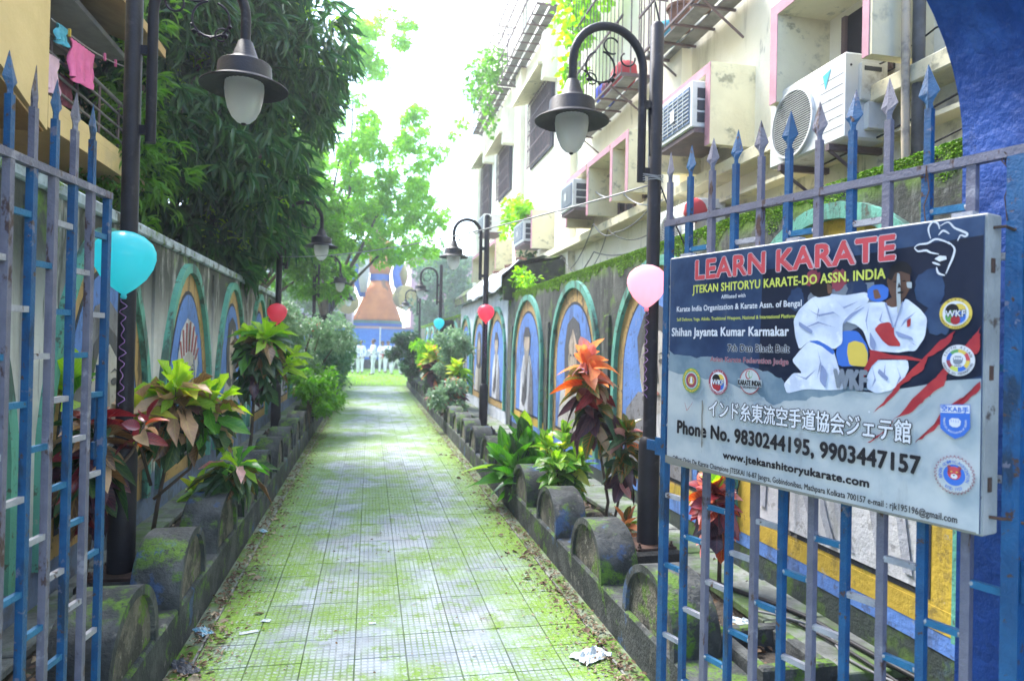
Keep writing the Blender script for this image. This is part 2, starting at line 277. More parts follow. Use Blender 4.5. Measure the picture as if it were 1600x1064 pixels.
# ------------------------------------------------------------------ mesh helpers
class MB:
    def __init__(s): s.v = []; s.f = []; s.m = []; s.uv = None
    def add(s, vs, fs, mi=0):
        o = len(s.v); s.v += [tuple(p) for p in vs]
        for f in fs: s.f.append([i+o for i in f]); s.m.append(mi)
        return s
    def box(s, x0, x1, y0, y1, z0, z1, mi=0, ch=0):
        if ch <= 0:
            return s.add([(x0,y0,z0),(x1,y0,z0),(x1,y1,z0),(x0,y1,z0),(x0,y0,z1),(x1,y0,z1),(x1,y1,z1),(x0,y1,z1)],
                  [(3,2,1,0),(4,5,6,7),(0,1,5,4),(1,2,6,5),(2,3,7,6),(3,0,4,7)], mi)
        V = []
        for (xa, xb, ya, yb, z) in ((x0+ch,x1-ch,y0+ch,y1-ch,z0),(x0,x1,y0,y1,z0+ch),(x0,x1,y0,y1,z1-ch),(x0+ch,x1-ch,y0+ch,y1-ch,z1)):
            V += [(xa,ya,z),(xb,ya,z),(xb,yb,z),(xa,yb,z)]
        Fs = [(3,2,1,0),(12,13,14,15)]
        for k in range(3):
            for i in range(4):
                j = (i+1) % 4; Fs.append((k*4+i, k*4+j, k*4+4+j, k*4+4+i))
        return s.add(V, Fs, mi)
    def tube(s, pts, r, seg=8, mi=0, cap=True):
        pts = [Vector(p) for p in pts]; n = len(pts)
        rs = r if isinstance(r, (list, tuple)) else [r]*n
        V = []; prev = None
        for i, p in enumerate(pts):
            t = (pts[min(i+1, n-1)] - pts[max(i-1, 0)]).normalized()
            if prev is None:
                a = Vector((0, 0, 1)) if abs(t.z) < .9 else Vector((1, 0, 0))
                x = t.cross(a).normalized()
            else:
                x = (prev - t*prev.dot(t)).normalized()
            prev = x; y = t.cross(x)
            for k in range(seg):
                a = 2*PI*k/seg; V.append(p + (x*math.cos(a) + y*math.sin(a))*rs[i])
        Fs = []
        for i in range(n-1):
            for k in range(seg):
                k2 = (k+1) % seg; Fs.append((i*seg+k, i*seg+k2, (i+1)*seg+k2, (i+1)*seg+k))
        if cap: Fs += [tuple(range(seg))[::-1], tuple((n-1)*seg+k for k in range(seg))]
        return s.add(V, Fs, mi)
    def lathe(s, prof, seg=24, c=(0, 0, 0), mi=0, rib=0, ax='z', sx=1, sy=1, cap=True):
        V = []; n = len(prof)
        for (r, z) in prof:
            for k in range(seg):
                a = 2*PI*k/seg; rr = r*(1+(rib if k % 2 else 0)); q = (rr*math.cos(a)*sx, rr*math.sin(a)*sy, z)
                if ax == 'x': q = (q[2], q[0], q[1])
                if ax == 'y': q = (q[0], q[2], q[1])
                V.append((c[0]+q[0], c[1]+q[1], c[2]+q[2]))
        Fs = [(i*seg+k, i*seg+(k+1) % seg, (i+1)*seg+(k+1) % seg, (i+1)*seg+k) for i in range(n-1) for k in range(seg)]
        if cap and prof[0][0] > 1e-4: Fs.append(tuple(range(seg))[::-1])
        if cap and prof[-1][0] > 1e-4: Fs.append(tuple((n-1)*seg+k for k in range(seg)))
        return s.add(V, Fs, mi)
    def prism(s, poly, f0, f1, mi=0):
        """poly of 2D points; f0/f1 map 2D -> 3D for the two faces"""
        n = len(poly); V = [f0(*p) for p in poly] + [f1(*p) for p in poly]
        Fs = [tuple(range(n)), tuple(range(2*n-1, n-1, -1))] + [(i, i+n, (i+1) % n+n, (i+1) % n) for i in range(n)]
        return s.add(V, Fs, mi)
    def mesh(s, name, mats, smooth=None):
        me = bpy.data.meshes.new(name); me.from_pydata(s.v, [], s.f); me.update()
        for m in mats: me.materials.append(m)
        if len(mats) > 1: me.polygons.foreach_set('material_index', s.m)
        if smooth: me.polygons.foreach_set('use_smooth', [True]*len(s.f)); 
        if smooth and smooth is not True:
            me.set_sharp_from_angle(angle=R(smooth))
        return me
    def build(s, name, mats, parent=None, smooth=None, **k):
        if not isinstance(mats, (list, tuple)): mats = [mats]
        return link(name, s.mesh(name, mats, smooth), parent, **k)
def link(name, me, parent=None, loc=None, rot=None, scale=None, **props):
    o = bpy.data.objects.new(name, me); COL.objects.link(o)
    if parent: o.parent = parent
    if loc is not None: o.location = loc
    if rot is not None: o.rotation_euler = rot
    if scale is not None: o.scale = scale
    tag(o, **props)
    return o
def tag(o, label=None, category=None, group=None, kind=None):
    for k, v in (('label', label), ('category', category), ('group', group), ('kind', kind)):
        if v: o[k] = v
    return o
def empty(name, loc=(0, 0, 0), rotz=0, **k):
    return link(name, None, None, loc, (0, 0, rotz), **k)
def recalc(me):
    import bmesh
    b = bmesh.new(); b.from_mesh(me); bmesh.ops.recalc_face_normals(b, faces=b.faces); b.to_mesh(me); b.free()
UNIT = {}
def bar(name, mat, parent, x0, x1, y0, y1, z0, z1, **k):
    """a box-shaped piece sharing one unit mesh per material"""
    if mat.name not in UNIT: UNIT[mat.name] = MB().box(-.5, .5, -.5, .5, -.5, .5).mesh('bar_'+mat.name, [mat])
    return link(name, UNIT[mat.name], parent, ((x0+x1)/2, (y0+y1)/2, (z0+z1)/2), None, (x1-x0, y1-y0, z1-z0), **k)
def arc(cx, cy, r, a0, a1, n=16):
    return [(cx+r*math.cos(R(a0+(a1-a0)*i/n)), cy+r*math.sin(R(a0+(a1-a0)*i/n))) for i in range(n+1)]

# ------------------------------------------------------------------ ground and path
XL, XR, WL, WR = -.93, 1.38, -1.65, 2.40
YE = 26.0
MB().box(-150, 150, -30, 260, -.5, -.06).build('ground', m_ground, kind='structure')
g = MB().box(-14, 20, YE+.02, 44, -.06, -.012); g.build('lawn', m_grass, kind='structure')
path = MB().box(XL-.01, XR+.01, -4, YE, -.2, -.0065).build('path', m_pathbase, kind='structure')
PL0, PR0 = XL+.105, XR-.115; TW = (PR0-PL0)/8; TL = TW+.003; assert abs(TW-TPW) < 1e-4 and abs(PL0-TPX) < 1e-4
for x0, x1 in ((PL0-.014, PL0-.001), (PR0+.001, PR0+.014)): MB().box(x0, x1, -4, YE, -.02, .005, ch=.002).build('edging_strip', m_strip, path)
tb = MB()
e = .001
tb.add([(e,e,-.03),(TW-e,e,-.03),(TW-e,TL-e,-.03),(e,TL-e,-.03),(e,e,-.004),(TW-e,e,-.004),(TW-e,TL-e,-.004),(e,TL-e,-.004),
        (e+.002,e+.002,0),(TW-e-.002,e+.002,0),(TW-e-.002,TL-e-.002,0),(e+.002,TL-e-.002,0)],
       [(0,1,5,4),(1,2,6,5),(2,3,7,6),(3,0,4,7),(4,5,9,8),(5,6,10,9),(6,7,11,10),(7,4,8,11),(8,9,10,11)])
tile_me = tb.mesh('paving_tile', [m_tile])
rest = MB()
for r_ in range(-12, 92):
    for c_ in range(8):
        x = PL0+c_*TW; y = 2.0+r_*TL; dz = random.uniform(-.0008, .0008)
        if y+TL > YE: continue
        if 0 <= r_ < 37:
            link('paving_tile', tile_me, path, (x, y, dz), (random.uniform(-.002, .002), random.uniform(-.002, .002), 0))
        else:
            o = len(rest.v); rest.v += [(a+x, b+y, c+dz) for a, b, c in tb.v]; rest.f += [[i+o for i in f] for f in tb.f]; rest.m += [0]*9
rest.build('paving_tiles_beyond', m_tile, path, kind='stuff')

# ------------------------------------------------------------------ planters with scalloped kerbs
def scallop_mesh(hw, z0, zt, th, side):
    """half-drum whose path-side face has a raised rim round a sunk rough panel; local x from 0 into the planter"""
    n = 18; out = [(-hw*math.cos(PI*i/n), z0+(zt-z0)*math.sin(PI*i/n)**.85) for i in range(n+1)]
    out = [(-hw, z0-.03)] + out + [(hw, z0-.03)]
    k = .86; inn = [(a*k, z0-.03+(b-z0+.03)*(.89)) for a, b in out]
    b = MB(); X = lambda x: x*side
    N = len(out)
    V = [(X(0), a, z) for a, z in out] + [(X(0), a, z) for a, z in inn] + [(X(.022), a, z) for a, z in inn] + [(X(.012), a*1.0, z) for a, z in out] + [(X(th-.02), a, z) for a, z in out] + [(X(th), a*.95, z0+(z-z0)*.95) for a, z in out]
    Fs = []
    for i in range(N-1):
        Fs.append((i, i+1, N+i+1, N+i)); Fs.append((N+i, N+i+1, 2*N+i+1, 2*N+i))
        Fs.append((i+1, i, 3*N+i, 3*N+i+1)); Fs.append((3*N+i+1, 3*N+i, 4*N+i, 4*N+i+1)); Fs.append((4*N+i+1, 4*N+i, 5*N+i, 5*N+i+1))
    Fs.append(tuple(range(5*N, 6*N)))
    b.add(V, Fs); b.f.append(list(range(2*N, 3*N))); b.m.append(1)
    me = b.mesh('scallop', [m_kerb, m_kpanel], 50); recalc(me)
    return me
def planter(side, xk, xw, z0, zt, first, period, ystart, label, slabx):
    kerb = MB().box(min(xk, xk+side*.28), max(xk, xk+side*.28), ystart, YE, -.1, z0, ch=.012).build('planter_kerb', m_kerb, label=label, category='kerb')
    me = scallop_mesh(.325, z0, zt, .245, side)
    y = first
    while y < YE-.3:
        link('scallop', me, kerb, (xk+side*.003*random.random(), y+random.uniform(-.01, .01), random.uniform(-.008, .004)), (0, 0, R(random.uniform(-1.2, 1.2))), (1, random.uniform(.98, 1.02), 1))
        y += period
    a, b_ = sorted((xk+side*.28, xw))
    soil = MB(); nx, ny = 8, int((YE-ystart)/.12)
    V = [(a+(b_-a)*i/nx, ystart+(YE-ystart)*j/ny, z0-.06+random.uniform(-.022, .022)) for j in range(ny+1) for i in range(nx+1)]
    soil.add(V, [(j*(nx+1)+i, j*(nx+1)+i+1, (j+1)*(nx+1)+i+1, (j+1)*(nx+1)+i) for j in range(ny) for i in range(nx)])
    so_ = soil.build('planter_soil', m_soil, smooth=True, kind='structure')
    sa, sb = slabx
    yy = ystart
    base = MB().box(min(sa, sb)+.01, max(sa, sb)-.01, ystart, YE, -.1, z0-.02).build('slab_bed', m_soil, kind='structure')
    while yy < YE-.5:
        L = random.uniform(.55, .62); me_ = None
        MB().box(sa, sb, yy, yy+L-.012, z0-.03, z0+.012+random.uniform(-.006, .006), ch=.006).build('cover_slab', m_slab, base)
        yy += L
    return kerb
planter(1, XR, WR, .205, .52, 3.22, .985, 2.62, 'mossy scalloped cement kerb along the right edge of the path', (2.03, 2.392))
planter(-1, XL, WL, .235, .565, 3.14, .95, 2.72, 'mossy scalloped cement kerb along the left edge of the path', (-1.642, -1.44))
# closing ends of the planters and the dark inspection pit at the near right end
pit = MB().box(1.66, 2.02, 2.62, 2.68, -.05, .27, ch=.01).box(1.66, 1.72, 2.68, 3.02, -.05, .262, ch=.01).box(1.96, 2.02, 2.68, 3.02, -.05, .262, ch=.01).box(1.66, 2.02, 3.02, 3.08, -.05, .27, ch=.01)
po = pit.build('inspection_pit', m_kerb, label='small open cement pit with a dark inside at the near end of the right planter', category='pit')
MB().box(1.72, 1.96, 2.68, 3.02, .0, .1501).build('dark_floor', m_bc, po)

# ------------------------------------------------------------------ boundary walls with mural arches
def arch_path(hw, zb, zs, zt, pointed, n=20):
    pts = [(-hw, zb)]
    for i in range(n+1):
        a = PI*i/n; cx, sz = -math.cos(a), math.sin(a)
        if pointed: zz = zs+(zt-zs)*(1-abs(cx)**2.1)**.72
        else: zz = zs+(zt-zs)*sz
        pts.append((hw*cx, zz))
    return pts+[(hw, zb)]
class Wall:
    def __init__(s, obj, x, n): s.o, s.x, s.n = obj, x, n
    def P(s, d): return lambda a, z: (s.x+s.n*d, a, z)
def band(mb, w, po, pi, yc, d, mi=0):
    """ring between outline po and pi, standing d proud of the wall"""
    N = len(po); F_, B_ = w.P(d), w.P(-.01)
    V = [F_(yc+a, z) for a, z in po]+[F_(yc+a, z) for a, z in pi]+[B_(yc+a, z) for a, z in po]+[B_(yc+a, z) for a, z in pi]
    Fs = []
    for i in range(N-1):
        Fs += [(i, i+1, N+i+1, N+i), (i, 2*N+i, 2*N+i+1, i+1), (N+i, N+i+1, 3*N+i+1, 3*N+i)]
    mb.add(V, Fs, mi)
def flat(w, parent, name, mat, pts, yc, d, **k):
    f = w.P(d); mb = MB(); n = len(pts)
    mb.add([f(yc+a, z) for a, z in pts]+[w.P(d-.0015)(yc+a, z) for a, z in pts], [tuple(range(n))]+[(i, (i+1) % n, n+(i+1) % n, n+i) for i in range(n)])
    me = mb.mesh(name, [mat]); recalc(me)
    return link(name, me, parent, **k)
def ell(cx, cz, a, b, n=20, a0=0, a1=360): return [(cx+a*math.cos(R(a0+(a1-a0)*i/n)), cz+b*math.sin(R(a0+(a1-a0)*i/n))) for i in range(n if a1-a0 == 360 else n+1)]
def figure(w, panel, kind, yc, hw, zb, zt, sgn):
    """a plain painted portrait; s runs left to right as the viewer sees it"""
    H = zt-zb
    def T(pts): return [(p[0]*hw*sgn, zb+p[1]*H) for p in pts]
    k = [0]
    def put(name, mat, pts, d=None):
        k[0] += 1; flat(w, panel, name, mat, T(pts), yc, .0125+k[0]*.0012)
    if kind == 'turban':
        put('painted_robe', p_grey, [(-.9, 0), (-.8, .18), (-.35, .30), (.35, .30), (.8, .18), (.9, 0)])
        put('painted_neck', p_shade, [(-.2, .2), (-.22, .42), (.22, .42), (.2, .2)])
        put('painted_face', p_face, ell(0, .50, .34, .19))
        put('painted_turban', p_white, [(-.5, .48), (-.56, .62), (-.42, .78), (-.1, .86), (.25, .83), (.5, .70), (.56, .56), (.44, .45), (.36, .58), (.1, .66), (-.2, .62), (-.36, .52)])
        for i in range(7):
            a = -1.15+i*.38; x0, z0 = .38*math.sin(a), .55+.10*math.cos(a); x1, z1 = .55*math.sin(a+.1), .585+.255*math.cos(a+.1)
            put('turban_stripe', p_red, [(x0-.035, z0), (x0+.03, z0), (x1+.05, z1), (x1-.035, z1)])
        for sx in (-1, 1):
            put('painted_eye', p_hair, ell(sx*.15, .52, .075, .016)); put('painted_brow', p_hair, [(sx*.06, .55), (sx*.15, .565), (sx*.25, .55), (sx*.15, .558)])
        put('painted_nose', p_shade, [(-.02, .52), (.03, .52), (.07, .445), (0, .435), (-.06, .445)]); put('painted_mouth', p_lip, ell(0, .40, .09, .012))
    elif kind == 'woman':
        put('painted_veil', p_grey, [(-.92, 0), (-.85, .35), (-.62, .66), (-.3, .86), (.05, .90), (.4, .82), (.66, .6), (.85, .35), (.92, 0)])
        put('painted_face', p_face, ell(.05, .50, .42, .26)); put('painted_hair', p_hair, [(-.37, .52), (-.32, .70), (0, .79), (.36, .72), (.46, .52), (.36, .62), (.1, .70), (-.2, .66)])
        for sx in (-1, 1):
            put('painted_eye', p_hair, ell(.05+sx*.18, .53, .09, .017)); put('painted_brow', p_hair, [(.05+sx*.06, .57), (.05+sx*.18, .59), (.05+sx*.3, .57), (.05+sx*.18, .58)])
        put('painted_nose', p_shade, [(.03, .53), (.08, .53), (.12, .43), (.05, .42), (-.02, .43)]); put('painted_mouth', p_lip, ell(.05, .365, .11, .014))
        put('painted_shoulder', p_white, [(-.6, 0), (-.4, .2), (.45, .2), (.7, 0)])
    elif kind == 'suit':
        put('painted_suit', p_grey, [(-.92, 0), (-.88, .30), (-.5, .42), (.5, .42), (.88, .30), (.92, 0)])
        put('painted_shirt', p_white, [(-.2, 0), (-.3, .36), (.3, .36), (.28, 0)])
        put('painted_face', p_face, ell(.0, .58, .46, .27)); put('painted_hair', p_hair, [(-.48, .56), (-.55, .74), (-.35, .88), (0, .93), (.36, .88), (.54, .72), (.48, .56), (.38, .72), (.1, .78), (-.25, .76), (-.4, .68)])
        put('face_shadow', p_shade, [(-.46, .62), (-.36, .62), (-.3, .5), (-.2, .38), (-.3, .40), (-.42, .5)])
        for sx in (-1, 1):
            put('painted_eye', p_hair, ell(sx*.17, .61, .08, .014)); put('painted_brow', p_hair, [(sx*.06, .645), (sx*.17, .66), (sx*.28, .64), (sx*.17, .65)])
        put('painted_nose', p_shade, [(-.02, .6), (.04, .6), (.09, .50), (0, .49), (-.08, .50)]); put('painted_mouth', p_lip, ell(0, .43, .14, .014))
    elif kind == 'longhair':
        put('painted_robe', p_face, [(-.85, 0), (-.72, .30), (-.35, .46), (.35, .46), (.72, .30), (.85, 0)])
        put('painted_hair', p_hair, [(-.45, .38), (-.50, .66), (-.34, .86), (0, .92), (.34, .86), (.50, .66), (.45, .38), (.2, .34), (-.2, .34)])
        put('painted_face', p_skin, [(-.24, .56), (-.22, .70), (0, .82), (.22, .70), (.24, .56), (.15, .44), (0, .39), (-.15, .44)])
        put('robe_fold', p_shade, [(-.1, 0), (-.02, .38), (.05, .38), (.16, 0)])
        for sx in (-1, 1): put('painted_eye', p_hair, ell(sx*.1, .61, .05, .01))
    elif kind == 'robe':
        put('painted_robe', p_white, [(-.62, 0), (-.55, .38), (-.3, .58), (.3, .58), (.55, .38), (.62, 0)])
        put('robe_shadow', p_grey, [(.16, 0), (.3, .4), (.26, .56), (.56, .38), (.64, 0)])
        put('painted_head', p_skin, ell(0, .70, .27, .14)); put('painted_beard', p_shade, [(-.22, .66), (-.16, .50), (0, .40), (.16, .50), (.22, .66), (0, .62)])
        put('painted_hair', p_hair, [(-.3, .66), (-.32, .78), (-.15, .87), (.15, .87), (.32, .78), (.3, .66), (.22, .77), (-.22, .77)])
        put('paint_loss', p_hair, [(-.4, .1), (-.28, .3), (-.18, .22), (-.1, .45), (-.02, .3), (.08, .5), (.04, .15), (-.2, .05)])
    else:   # drape: white garment of a large seated figure
        put('painted_robe', p_white, [(-1.0, .0), (-1.0, .36), (-.5, .62), (.5, .62), (1.0, .40), (1.0, .0)])
        put('painted_arm', p_skin, [(-.2, .30), (.25, .22), (.55, .42), (.42, .46), (.2, .31), (-.1, .38)])
        put('painted_head', p_skin, ell(0, .76, .3, .15)); p_fold = painted('paint_fold_shade', (.44, .46, .52), dirt=.3, moss=.1) if 'paint_fold_shade' not in bpy.data.materials else bpy.data.materials['paint_fold_shade']
        for a, b_, c, d_ in ((-.1, .02, -.35, .34), (.3, .02, .12, .24), (-.5, .02, -.62, .36), (.62, .02, .5, .4), (-.85, .05, -.7, .4), (.85, .03, .82, .34), (.1, .02, .0, .2)): put('robe_fold', p_fold, [(a, b_), ((a+c)/2-.05, (b_+d_)/2), (c, d_), ((a+c)/2+.03, (b_+d_)/2), (a+.08, b_)])
def mural(w, i, yc, hw, zb, zs, zt, pointed, kind, label):
    moul = MB(); po = arch_path(hw, zb, zs, zt, pointed); pi = arch_path(hw-.075, zb, zs-.01, zt-.085, pointed)
    band(moul, w, po, pi, yc, .045)
    me = moul.mesh('arch_moulding', [p_green], 40); recalc(me); mo = link('arch_moulding', me, w.o)
    flat(w, mo, 'ochre_border', p_yellow if kind == 'drape' else p_ochre, pi, yc, .004)
    wi = .15
    p2 = arch_path(hw-.075-wi, zb+.12, zs-.02, zt-.085-wi*1.1, pointed); flat(w, mo, 'dark_outline', p_black, p2, yc, .0065)
    p3 = arch_path(hw-.10-wi, zb+.15, zs-.02, zt-.12-wi*1.1, pointed); pn = flat(w, w.o, 'painted_panel', p_blue, p3, yc, .009)
    figure(w, pn, kind, yc, hw-.11-wi, zb+.15, zt-.14-wi*1.1, w.n)
    return mo
# right wall
def moss_fringe(wx0, wx1, y0, y1, z, n, parent, size=.02, drop=.12):
    """small moss tufts along the top edge"""
    b = MB()
    for _ in range(n):
        x = random.uniform(wx0, wx1); y = random.uniform(y0, y1); zz = z
        dy = drop*(.25+.75*abs(math.sin(y*2.3)*math.sin(y*5.1+1)+.3*math.sin(y*17)))
        if random.random() < .62: x = wx0-.004*random.random(); zz = z-dy*1.5*random.random()**1.6
        r = size*random.uniform(.4, 1.3)*(1.3 if y > 8 else 1)
        p = Vector((x, y, zz))
        V = [p+Vector((random.uniform(-r, r)*.8, random.uniform(-r, r), random.uniform(-.3*r, r*.75))) for _ in range(4)]
        b.add(V, [(0, 1, 2), (0, 2, 3), (0, 3, 1), (1, 3, 2)])
    return b.build('moss', m_mosst, parent, kind='stuff')
m_mosst = leafM('moss_tufts', (.10, .22, .015), (.30, .50, .03), trans=.3, rough=.9, rand=.2)
wr = MB().box(WR, WR+.2, 1.66, 11.9, -.2, 2.52, ch=.015).build('boundary_wall', m_wallR, label='mossy dark boundary wall with round arched murals on the right of the path', category='wall')
WRo = Wall(wr, WR, -1)
kinds = [('drape', 3.24, .94), ('suit', 5.44, 1.02), ('longhair', 7.88, .97), ('robe', 10.33, 1.0)]
for k, (kd, yc, hw) in enumerate(kinds): mural(WRo, k, yc, hw, .44, 1.42, 2.41, False, kd, '')
for y in (4.27, 6.67, 9.08, 11.5):    # pilaster strips between the arches
    MB().box(WR-.03, WR+.01, y-.07, y+.07, .1, 1.95, ch=.008).build('pilaster', m_wallR, wr)
MB().box(WR-.006, WR+.01, 2.40, 4.18, .44, .54).build('yellow_dado', p_yellow, wr)
MB().box(WR-.004, WR+.01, 2.30, 4.18, .355, .44).build('blue_dado', p_blue, wr)
MB().box(WR-.006, WR+.01, 4.36, 11.4, .44, .54).build('yellow_dado', p_yellow, wr)
MB().box(WR-.004, WR+.01, 4.36, 11.4, .33, .44).build('blue_dado', p_blue, wr)
moss_fringe(WR, WR+.2, 2.0, 11.9, 2.52, 42000, wr, .011, .13)
# far right wall, beyond the hut
wr2 = MB().box(WR, WR+.2, 18.4, 33, -.2, 2.42).build('boundary_wall', m_wallR, label='far mossy stretch of boundary wall beyond the hut on the right', category='wall')
for k in range(5): mural(Wall(wr2, WR, -1), k, 19.7+k*2.4, 1.0, .44, 1.42, 2.3, False, 'robe', '')
moss_fringe(WR, WR+.2, 18.4, 33, 2.42, 2500, wr2, .03)
# left wall
wl = MB().box(WL-.2, WL, .4, 12.8, -.2, 2.36).build('boundary_wall', m_wallL, label='weathered cream boundary wall with pointed arched murals on the left of the path', category='wall')
MB().box(WL-.23, WL+.03, .4, 12.8, 2.36, 2.44, ch=.012).build('coping', m_coping, wl)
WLo = Wall(wl, WL, 1)
for k, (kd, yc) in enumerate((('longhair', .75+.0), ('robe', 2.75), ('woman', 4.76), ('turban', 6.77), ('longhair', 8.8), ('robe', 10.85))):
    if yc > 1.5: mural(WLo, k, yc, .88, .42, 1.05, 2.31, True, kd, '')
for y in (3.74, 5.76, 7.78, 9.83, 12.0): MB().box(WL-.01, WL+.02, y-.045, y+.045, .56, 2.3, ch=.006).build('pilaster', m_wallL, wl)
wl2 = MB().box(WL-.2, WL, 12.9, 33, -.2, 2.25).build('boundary_wall', m_wallL, label='far stretch of cream boundary wall beyond the step on the left', category='wall')
for k in range(8): mural(Wall(wl2, WL, 1), k, 14.0+k*2.05, .86, .42, 1.05, 2.1, True, ('robe', 'longhair')[k % 2], '')
moss_fringe(WL-.2, WL+.03, 12.9, 30, 2.25, 1200, wl2, .03)

# ------------------------------------------------------------------ blue gateway arch
xc, ra, rb, zs_ = .25, 1.40, 1.0, 2.2
pr = [(-4.2, -.3), (-4.2, 4.4), (4.7, 4.4), (4.7, -.3), (xc+ra, -.3)]+[(xc+ra*math.cos(R(180*i/40)), zs_+rb*math.sin(R(180*i/40))) for i in range(41)]+[(xc-ra, -.3)]
gb = MB().prism(pr, lambda a, z: (a, 1.12, z), lambda a, z: (a, 1.65, z))
me = gb.mesh('gateway_arch', [m_archblue], 35); recalc(me)
arch = link('gateway_arch', me, None, label='thick blue painted arch and pillar framing the open gates', category='archway')

# ------------------------------------------------------------------ gates
spear = MB()
def spear_mesh():
    b = MB(); z0 = 0
    sec = [(.0, .010, .010), (.015, .009, .009), (.026, .014, .010), (.045, .029, .008), (.066, .021, .006), (.125, .001, .001)]
    V = []
    for z, a, c in sec: V += [(-a, 0, z), (0, -c, z), (a, 0, z), (0, c, z)]
    Fs = [(0, 1, 2, 3)]
    for i in range(len(sec)-1):
        for k in range(4): Fs.append((i*4+k, i*4+(k+1) % 4, i*4+4+(k+1) % 4, i*4+4+k))
    return b.add(V, Fs)
def gate(end, hinge, side, label, nbar, first, sp, rung0, two_tone, bolt):
    e_, h_ = Vector((*end, 0)), Vector((*hinge, 0)); L = (h_-e_).length; d = (h_-e_)/L
    g = empty('gate', (end[0], end[1], 0), math.atan2(d.y, d.x), label=label, category='gate', group='pair of spear topped gate leaves')
    sm = {m.name: (lambda m: (lambda me: (recalc(me), me)[1])(spear_mesh().mesh('spear_tip', [m])))(m) for m in (m_gblue, m_ggrey)}
    TZ = 2.12; w = .011
    weld = MB().lathe([(0, -.010), (.006, -.006), (.0065, .004), (0, .010)], 6).mesh('weld', [m_gdirty], True)
    bar('top_rail', m_ggrey, g, -.012, L+.03, -.013, .013, TZ-.012, TZ+.012)
    bar('bottom_rail', m_gblue, g, -.012, L+.03, -.012, .012, .115, .14)
    us = [first+sp*i for i in range(nbar)]+[L]
    for i, u in enumerate(us):
        lastb = i == len(us)-1
        mat = m_gblue if lastb or i == 0 or i % 2 == (1 if side > 0 else 0) else m_ggrey
        if lastb or (i == 0 and side > 0) : ww = .014 if not lastb else .019
        else: ww = w
        vb = bar('vertical_bar', mat, g, u-ww, u+ww, -ww, ww, .141, TZ-.0125)
        if not lastb and i: vb.rotation_euler = (R(random.uniform(-.12, .12)), R(random.uniform(-.12, .12)), R(random.uniform(-4, 4)))
        up = (m_gblue if i % 2 else m_ggrey)
        if lastb: continue
        if side > 0 and i > 9: continue
        if side < 0 and i == 0: continue
        b = bar('spear_shaft', up, g, u-w*.85, u+w*.85, -w*.85, w*.85, TZ+.0125, TZ+.165)
        s = link('spear_tip', sm[up.name], g, (u, 0, TZ+.163), (R(random.uniform(-3, 3)), R(random.uniform(-3, 3)), R(random.uniform(-13, 13))))
    for i in range(len(us)-1):
        z = rung0+(.1375 if i % 2 else 0); k = 0
        z -= .275*int((z-.2)/.275)
        while z < 2.08:
            mm = (m_gdirty if (k+i//2) % 2 else m_gsky)
            bar('rung', mm, g, us[i]+(.0112 if us[i] else .0145), us[i+1]-(.0195 if i == len(us)-2 else .0112), -.008, .008, z-.009, z+.009)
            if z > .3: link('weld', weld, g, (us[i]+.0125, -.004, z), (random.random(), random.random(), 0), (1, 1, random.uniform(.7, 1.3))); link('weld', weld, g, (us[i+1]-.0125, -.004, z))
            z += .275; k += 1
    return g, L
gR, LR = gate((1.163, 2.552), (1.541, 1.377), 1, 'right gate leaf of alternating blue and grey bars, carrying the karate sign', 11, .005, .1125, 1.04, False, 0)
gL, LL = gate((-.921, 2.66), (-1.09, 1.37), -1, 'left gate leaf of alternating blue and grey bars, partly out of the picture', 11, 0, .1065, 1.145, True, 0)
# latch gear
lb = MB()
lb.box(-.05, -.015, -.006, .006, 1.19, 1.26).box(-.10, -.05, -.006, .006, 1.205, 1.245)
lb.build('latch_plate', m_gblue, gR)
lb = MB(); lb.tube([(-.022, -.03, 1.52), (-.022, -.03, 1.16)], .007, 8).box(-.045, .018, -.03, -.016, 1.33, 1.42).box(-.075, .018, -.028, -.018, 1.19, 1.25)
lb.lathe([(.012, -.005), (.020, -.005), (.020, .005), (.012, .005), (.012, -.005)], 12, (-.062, -.03, 1.22), ax='y', cap=False)
lb.build('bolt', m_gblue, gL)
for z in (.45, 1.08, 1.8):   # hinges on the pillar
    MB().tube([(LR+.03, 0, z-.05), (LR+.03, 0, z+.05)], .014, 10).box(LR+.03, LR+.13, -.006, .006, z-.02, z+.02).build('hinge', m_gblue, gR)
wt = MB()
for u, z in ((1.02, 2.12), (1.215, 2.11)):
    pts = [(u+random.uniform(-.018, .018), random.uniform(-.02, .02), z+random.uniform(-.03, .03)) for _ in range(14)]; wt.tube(pts, .0018, 5)
    wt.tube([(u, -.015, z), (u+.01, -.018, z-.06), (u-.005, -.015, z-.1), (u+.004, -.02, z-.16)], .0016, 5)
wt.build('binding_wire', m_rust, gR, kind='stuff')

